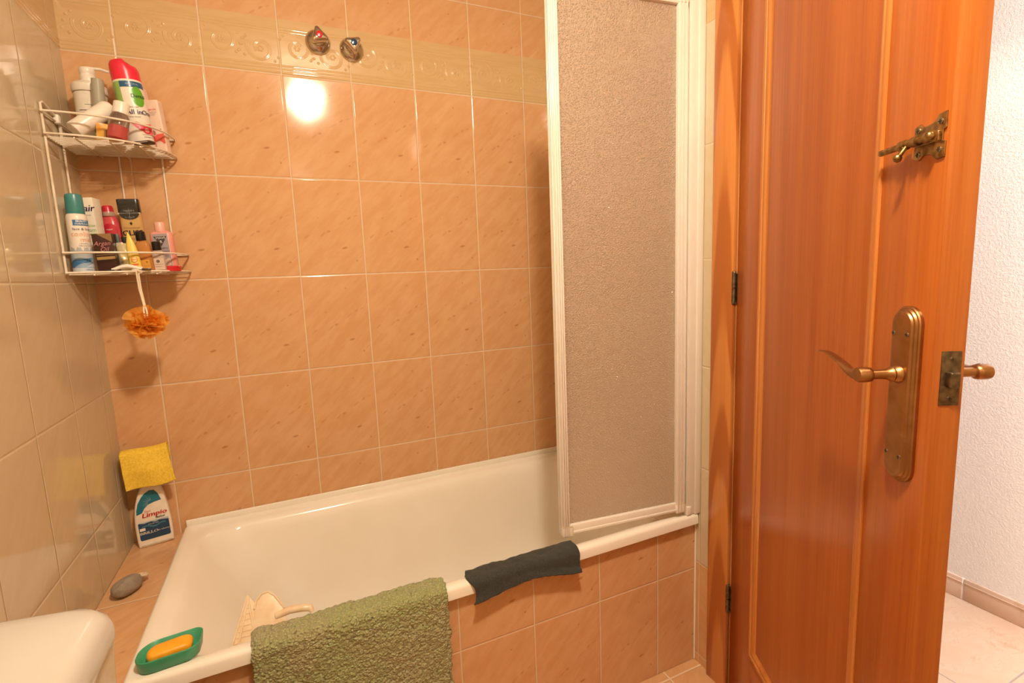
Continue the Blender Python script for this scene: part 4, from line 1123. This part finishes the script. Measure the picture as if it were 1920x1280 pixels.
def dark_towel():
    m = M_('charcoal terry cloth', (.035, .038, .034), .95); c = m.coord()
    n = m.noise(m.vec, 350, 3, .6); big = m.noise(m.vec, 25, 3)
    m.link('Base Color', m.mix(n.ss(.35, .7) * .6 + big * .3, (.022, .025, .024), (.065, .062, .048))); m.bump(n, .0018); m.set('Sheen Weight', .1)
    def f(u, v):
        x = .692 + .290 * u
        hem = .052 + .016 * math.sin(u * 5.2 + 2.2) + .008 * math.sin(u * 2.1)
        inn = .056 + .008 * math.sin(u * 4 + .6) + .0015 * math.sin(u * 23)
        s_ = -inn + (hem + .012 + inn) * v
        off = .0054 + .0022 * noise.noise(V((x * 22, s_ * 26, 4))) + .0016 * noise.noise(V((x * 60, s_ * 60, 9)))
        if v > .75: off += (v - .75) * .030 * (1 - .5 * math.sin(u * 5))
        y, z = over_rim(s_, off)
        x += .006 * math.sin(v * 9 + 1) * (1 - u) * 1.2 - .010 * (1 - v) * max(0, .1 - u) * 10 * .8
        return (x, y, z)
    b = B_().grid(f, 120, 50)
    t = b.obj('face_towel', m.m, smooth=180, solid=.0045)
    tag(t, 'small charcoal face towel draped over the front bath rim beside the shower screen', 'towel')
    q = V(f(.16, 1.0)); p = V(f(.26, 1.0))
    tg = B_().add([(q.x + .004, q.y + .002, q.z - .003), (p.x, p.y + .002, p.z - .0045), (p.x, p.y + .002, p.z + .006), (q.x + .004, q.y + .002, q.z + .006)], [(0, 1, 2, 3)]).obj('care_tag', plain('white tag', (.82, .74, .64), .6), t, smooth=0, solid=.0006)
dark_towel()

# ------------------------------------------------------------------ moulded plastic piece in the bath
def scoop():
    m = M_('cream translucent plastic', (.83, .66, .45), .3); m.noisy(40, (.84, .68, .48), (.78, .58, .36)); m = m.m
    t = thing('bath_scoop', 'cream moulded plastic piece with ribs and handle inside the bath behind the green mat', 'plastic piece', (.214, -.432, .416), (R(-8), R(4), R(-12)))
    Mx = Matrix.Rotation(R(62), 4, 'X')
    b = B_().prism([(-.040, -.092), (.016, -.092), (.014, .0), (-.020, .036)], .004, .001, M=Mx)
    for p, q in (((-.040, -.075), (-.020, .036)), ((.012, -.070), (-.020, .036)), ((-.026, -.075), (-.018, .025))): b.tube([Mx @ V((*p, .004)), Mx @ V((*q, .004))], .0026, 8)
    for k in range(8):
        y = -.066 + .012 * k; b.tube([Mx @ V((-.034 + .002 * k, y, .0045)), Mx @ V((.008 - .003 * k, y + .004, .0045))], .0013, 6)
    b.obj('ribbed_plate', m, t)
    arch = [(.0, .004), (.002, .022), (.012, .036), (.026, .040), (.042, .030), (.056, .014), (.068, .0), (.076, -.030), (.0, -.060)]
    B_().prism(arch, .005, .0015, M=Mx @ Matrix.Translation((0, 0, .002))).tube([Mx @ V((*p, .007)) for p in arch[:7]], .0028, 8).obj('hood', m, t)
    B_().tube([Mx @ V(p) for p in ((.050, -.016, .004), (.080, -.006, .006), (.110, -.004, .007), (.128, -.006, .007), (.134, -.016, .006))], [.0085, .009, .009, .0085, .005], 14).obj('handle', m, t, smooth=60)
scoop()

# prints that lie well apart on a pack become parts of their own
def split_far(o, gap=.0028):
    me = o.data; n = len(me.vertices); par = list(range(n))
    def fd(a):
        while par[a] != a: par[a] = par[par[a]]; a = par[a]
        return a
    for p in me.polygons:
        a = fd(p.vertices[0])
        for v in p.vertices[1:]: par[fd(v)] = a
    isl = {}
    for v in me.vertices: isl.setdefault(fd(v.index), []).append(v.index)
    ks = list(isl); bb = {}
    for k in ks:
        co = [me.vertices[i].co for i in isl[k]]
        bb[k] = ([min(c[i] for c in co) for i in range(3)], [max(c[i] for c in co) for i in range(3)])
    grp = {k: k for k in ks}
    def fg(a):
        while grp[a] != a: a = grp[a]
        return a
    for i, a in enumerate(ks):
        for b in ks[:i]:
            if all(bb[a][0][d] - bb[b][1][d] < gap and bb[b][0][d] - bb[a][1][d] < gap for d in range(3)): grp[fg(a)] = fg(b)
    cl = {}
    for k in ks: cl.setdefault(fg(k), set()).update(isl[k])
    if len(cl) < 2: return
    vs = [v.co.copy() for v in me.vertices]; fs = [(tuple(p.vertices), p.material_index) for p in me.polygons]; mats = list(me.materials)
    base = o.name.split('.')[0]
    for j, k in enumerate(cl):
        m2 = bpy.data.meshes.new(base); idx = {v: q for q, v in enumerate(sorted(cl[k]))}
        ff = [f for f in fs if f[0][0] in idx]
        m2.from_pydata([vs[v] for v in sorted(cl[k])], [], [tuple(idx[v] for v in f[0]) for f in ff])
        for m in mats: m2.materials.append(m)
        m2.polygons.foreach_set('material_index', [f[1] for f in ff]); m2.update()
        if j == 0: o.data = m2
        else:
            q = bpy.data.objects.new(base, m2); C.objects.link(q); q.parent = o.parent
for o in list(C.objects):
    if o.type == 'MESH' and o.name.split('.')[0] in ('label', 'lettering', 'print'): split_far(o)

# ------------------------------------------------------------------ lamps
def lamp(kind, name, loc, col, energy, size):
    l = bpy.data.lights.new(name, kind); l.color = col; l.energy = energy
    if kind == 'POINT': l.shadow_soft_size = size
    else: l.shape = 'DISK'; l.size = size
    o = bpy.data.objects.new(name, l); C.objects.link(o); o.location = loc
    return o
t = thing('ceiling_lamp', 'bare globe ceiling lamp in the middle of the bathroom ceiling', 'lamp', (.572, -1.54, 2.262))
B_().lathe([(.014, .088), (.018, .092), (.018, .105), (.055, .112), (.060, .118), (.060, ZC - 2.262 - .001), (.0001, ZC - 2.262 - .001)], 32).obj('base', white, t)
lamp('POINT', 'bathroom_bulb', (0, 0, 0), (1, .845, .635), 46.5, .066).parent = t
lamp('AREA', 'bathroom_bulb_down_fill', (0, 0, -.05), (1, .845, .64), 15., .11).parent = t  # added disk, no fitting of its own: weights the bulb's light downwards
t = thing('hall_lamp', 'round ceiling lamp in the hall', 'lamp', (1.95, -2.05, ZC))
B_().lathe([(.185, -.012), (.19, -.008), (.19, -.0005), (.0001, -.0005)], 40).obj('base', white, t)
lamp('AREA', 'hall_light', (0, 0, -.016), (.94, .965, 1), 66., .34).parent = t

w = bpy.data.worlds.new('world'); S.world = w; w.use_nodes = True
w.node_tree.nodes['Background'].inputs[0].default_value = (0, 0, 0, 1)
S.view_settings.view_transform = 'Standard'; S.view_settings.look = 'None'
S.view_settings.exposure = 0.; S.view_settings.gamma = 1
S.view_settings.use_curve_mapping = False
S.cycles.max_bounces = 7; S.cycles.diffuse_bounces = 4; S.cycles.glossy_bounces = 3; S.cycles.transmission_bounces = 6; S.cycles.transparent_max_bounces = 8
S.cycles.use_adaptive_sampling = True; S.cycles.adaptive_threshold = .03
S.cycles.use_denoising = True
S.cycles.sample_clamp_indirect = 8
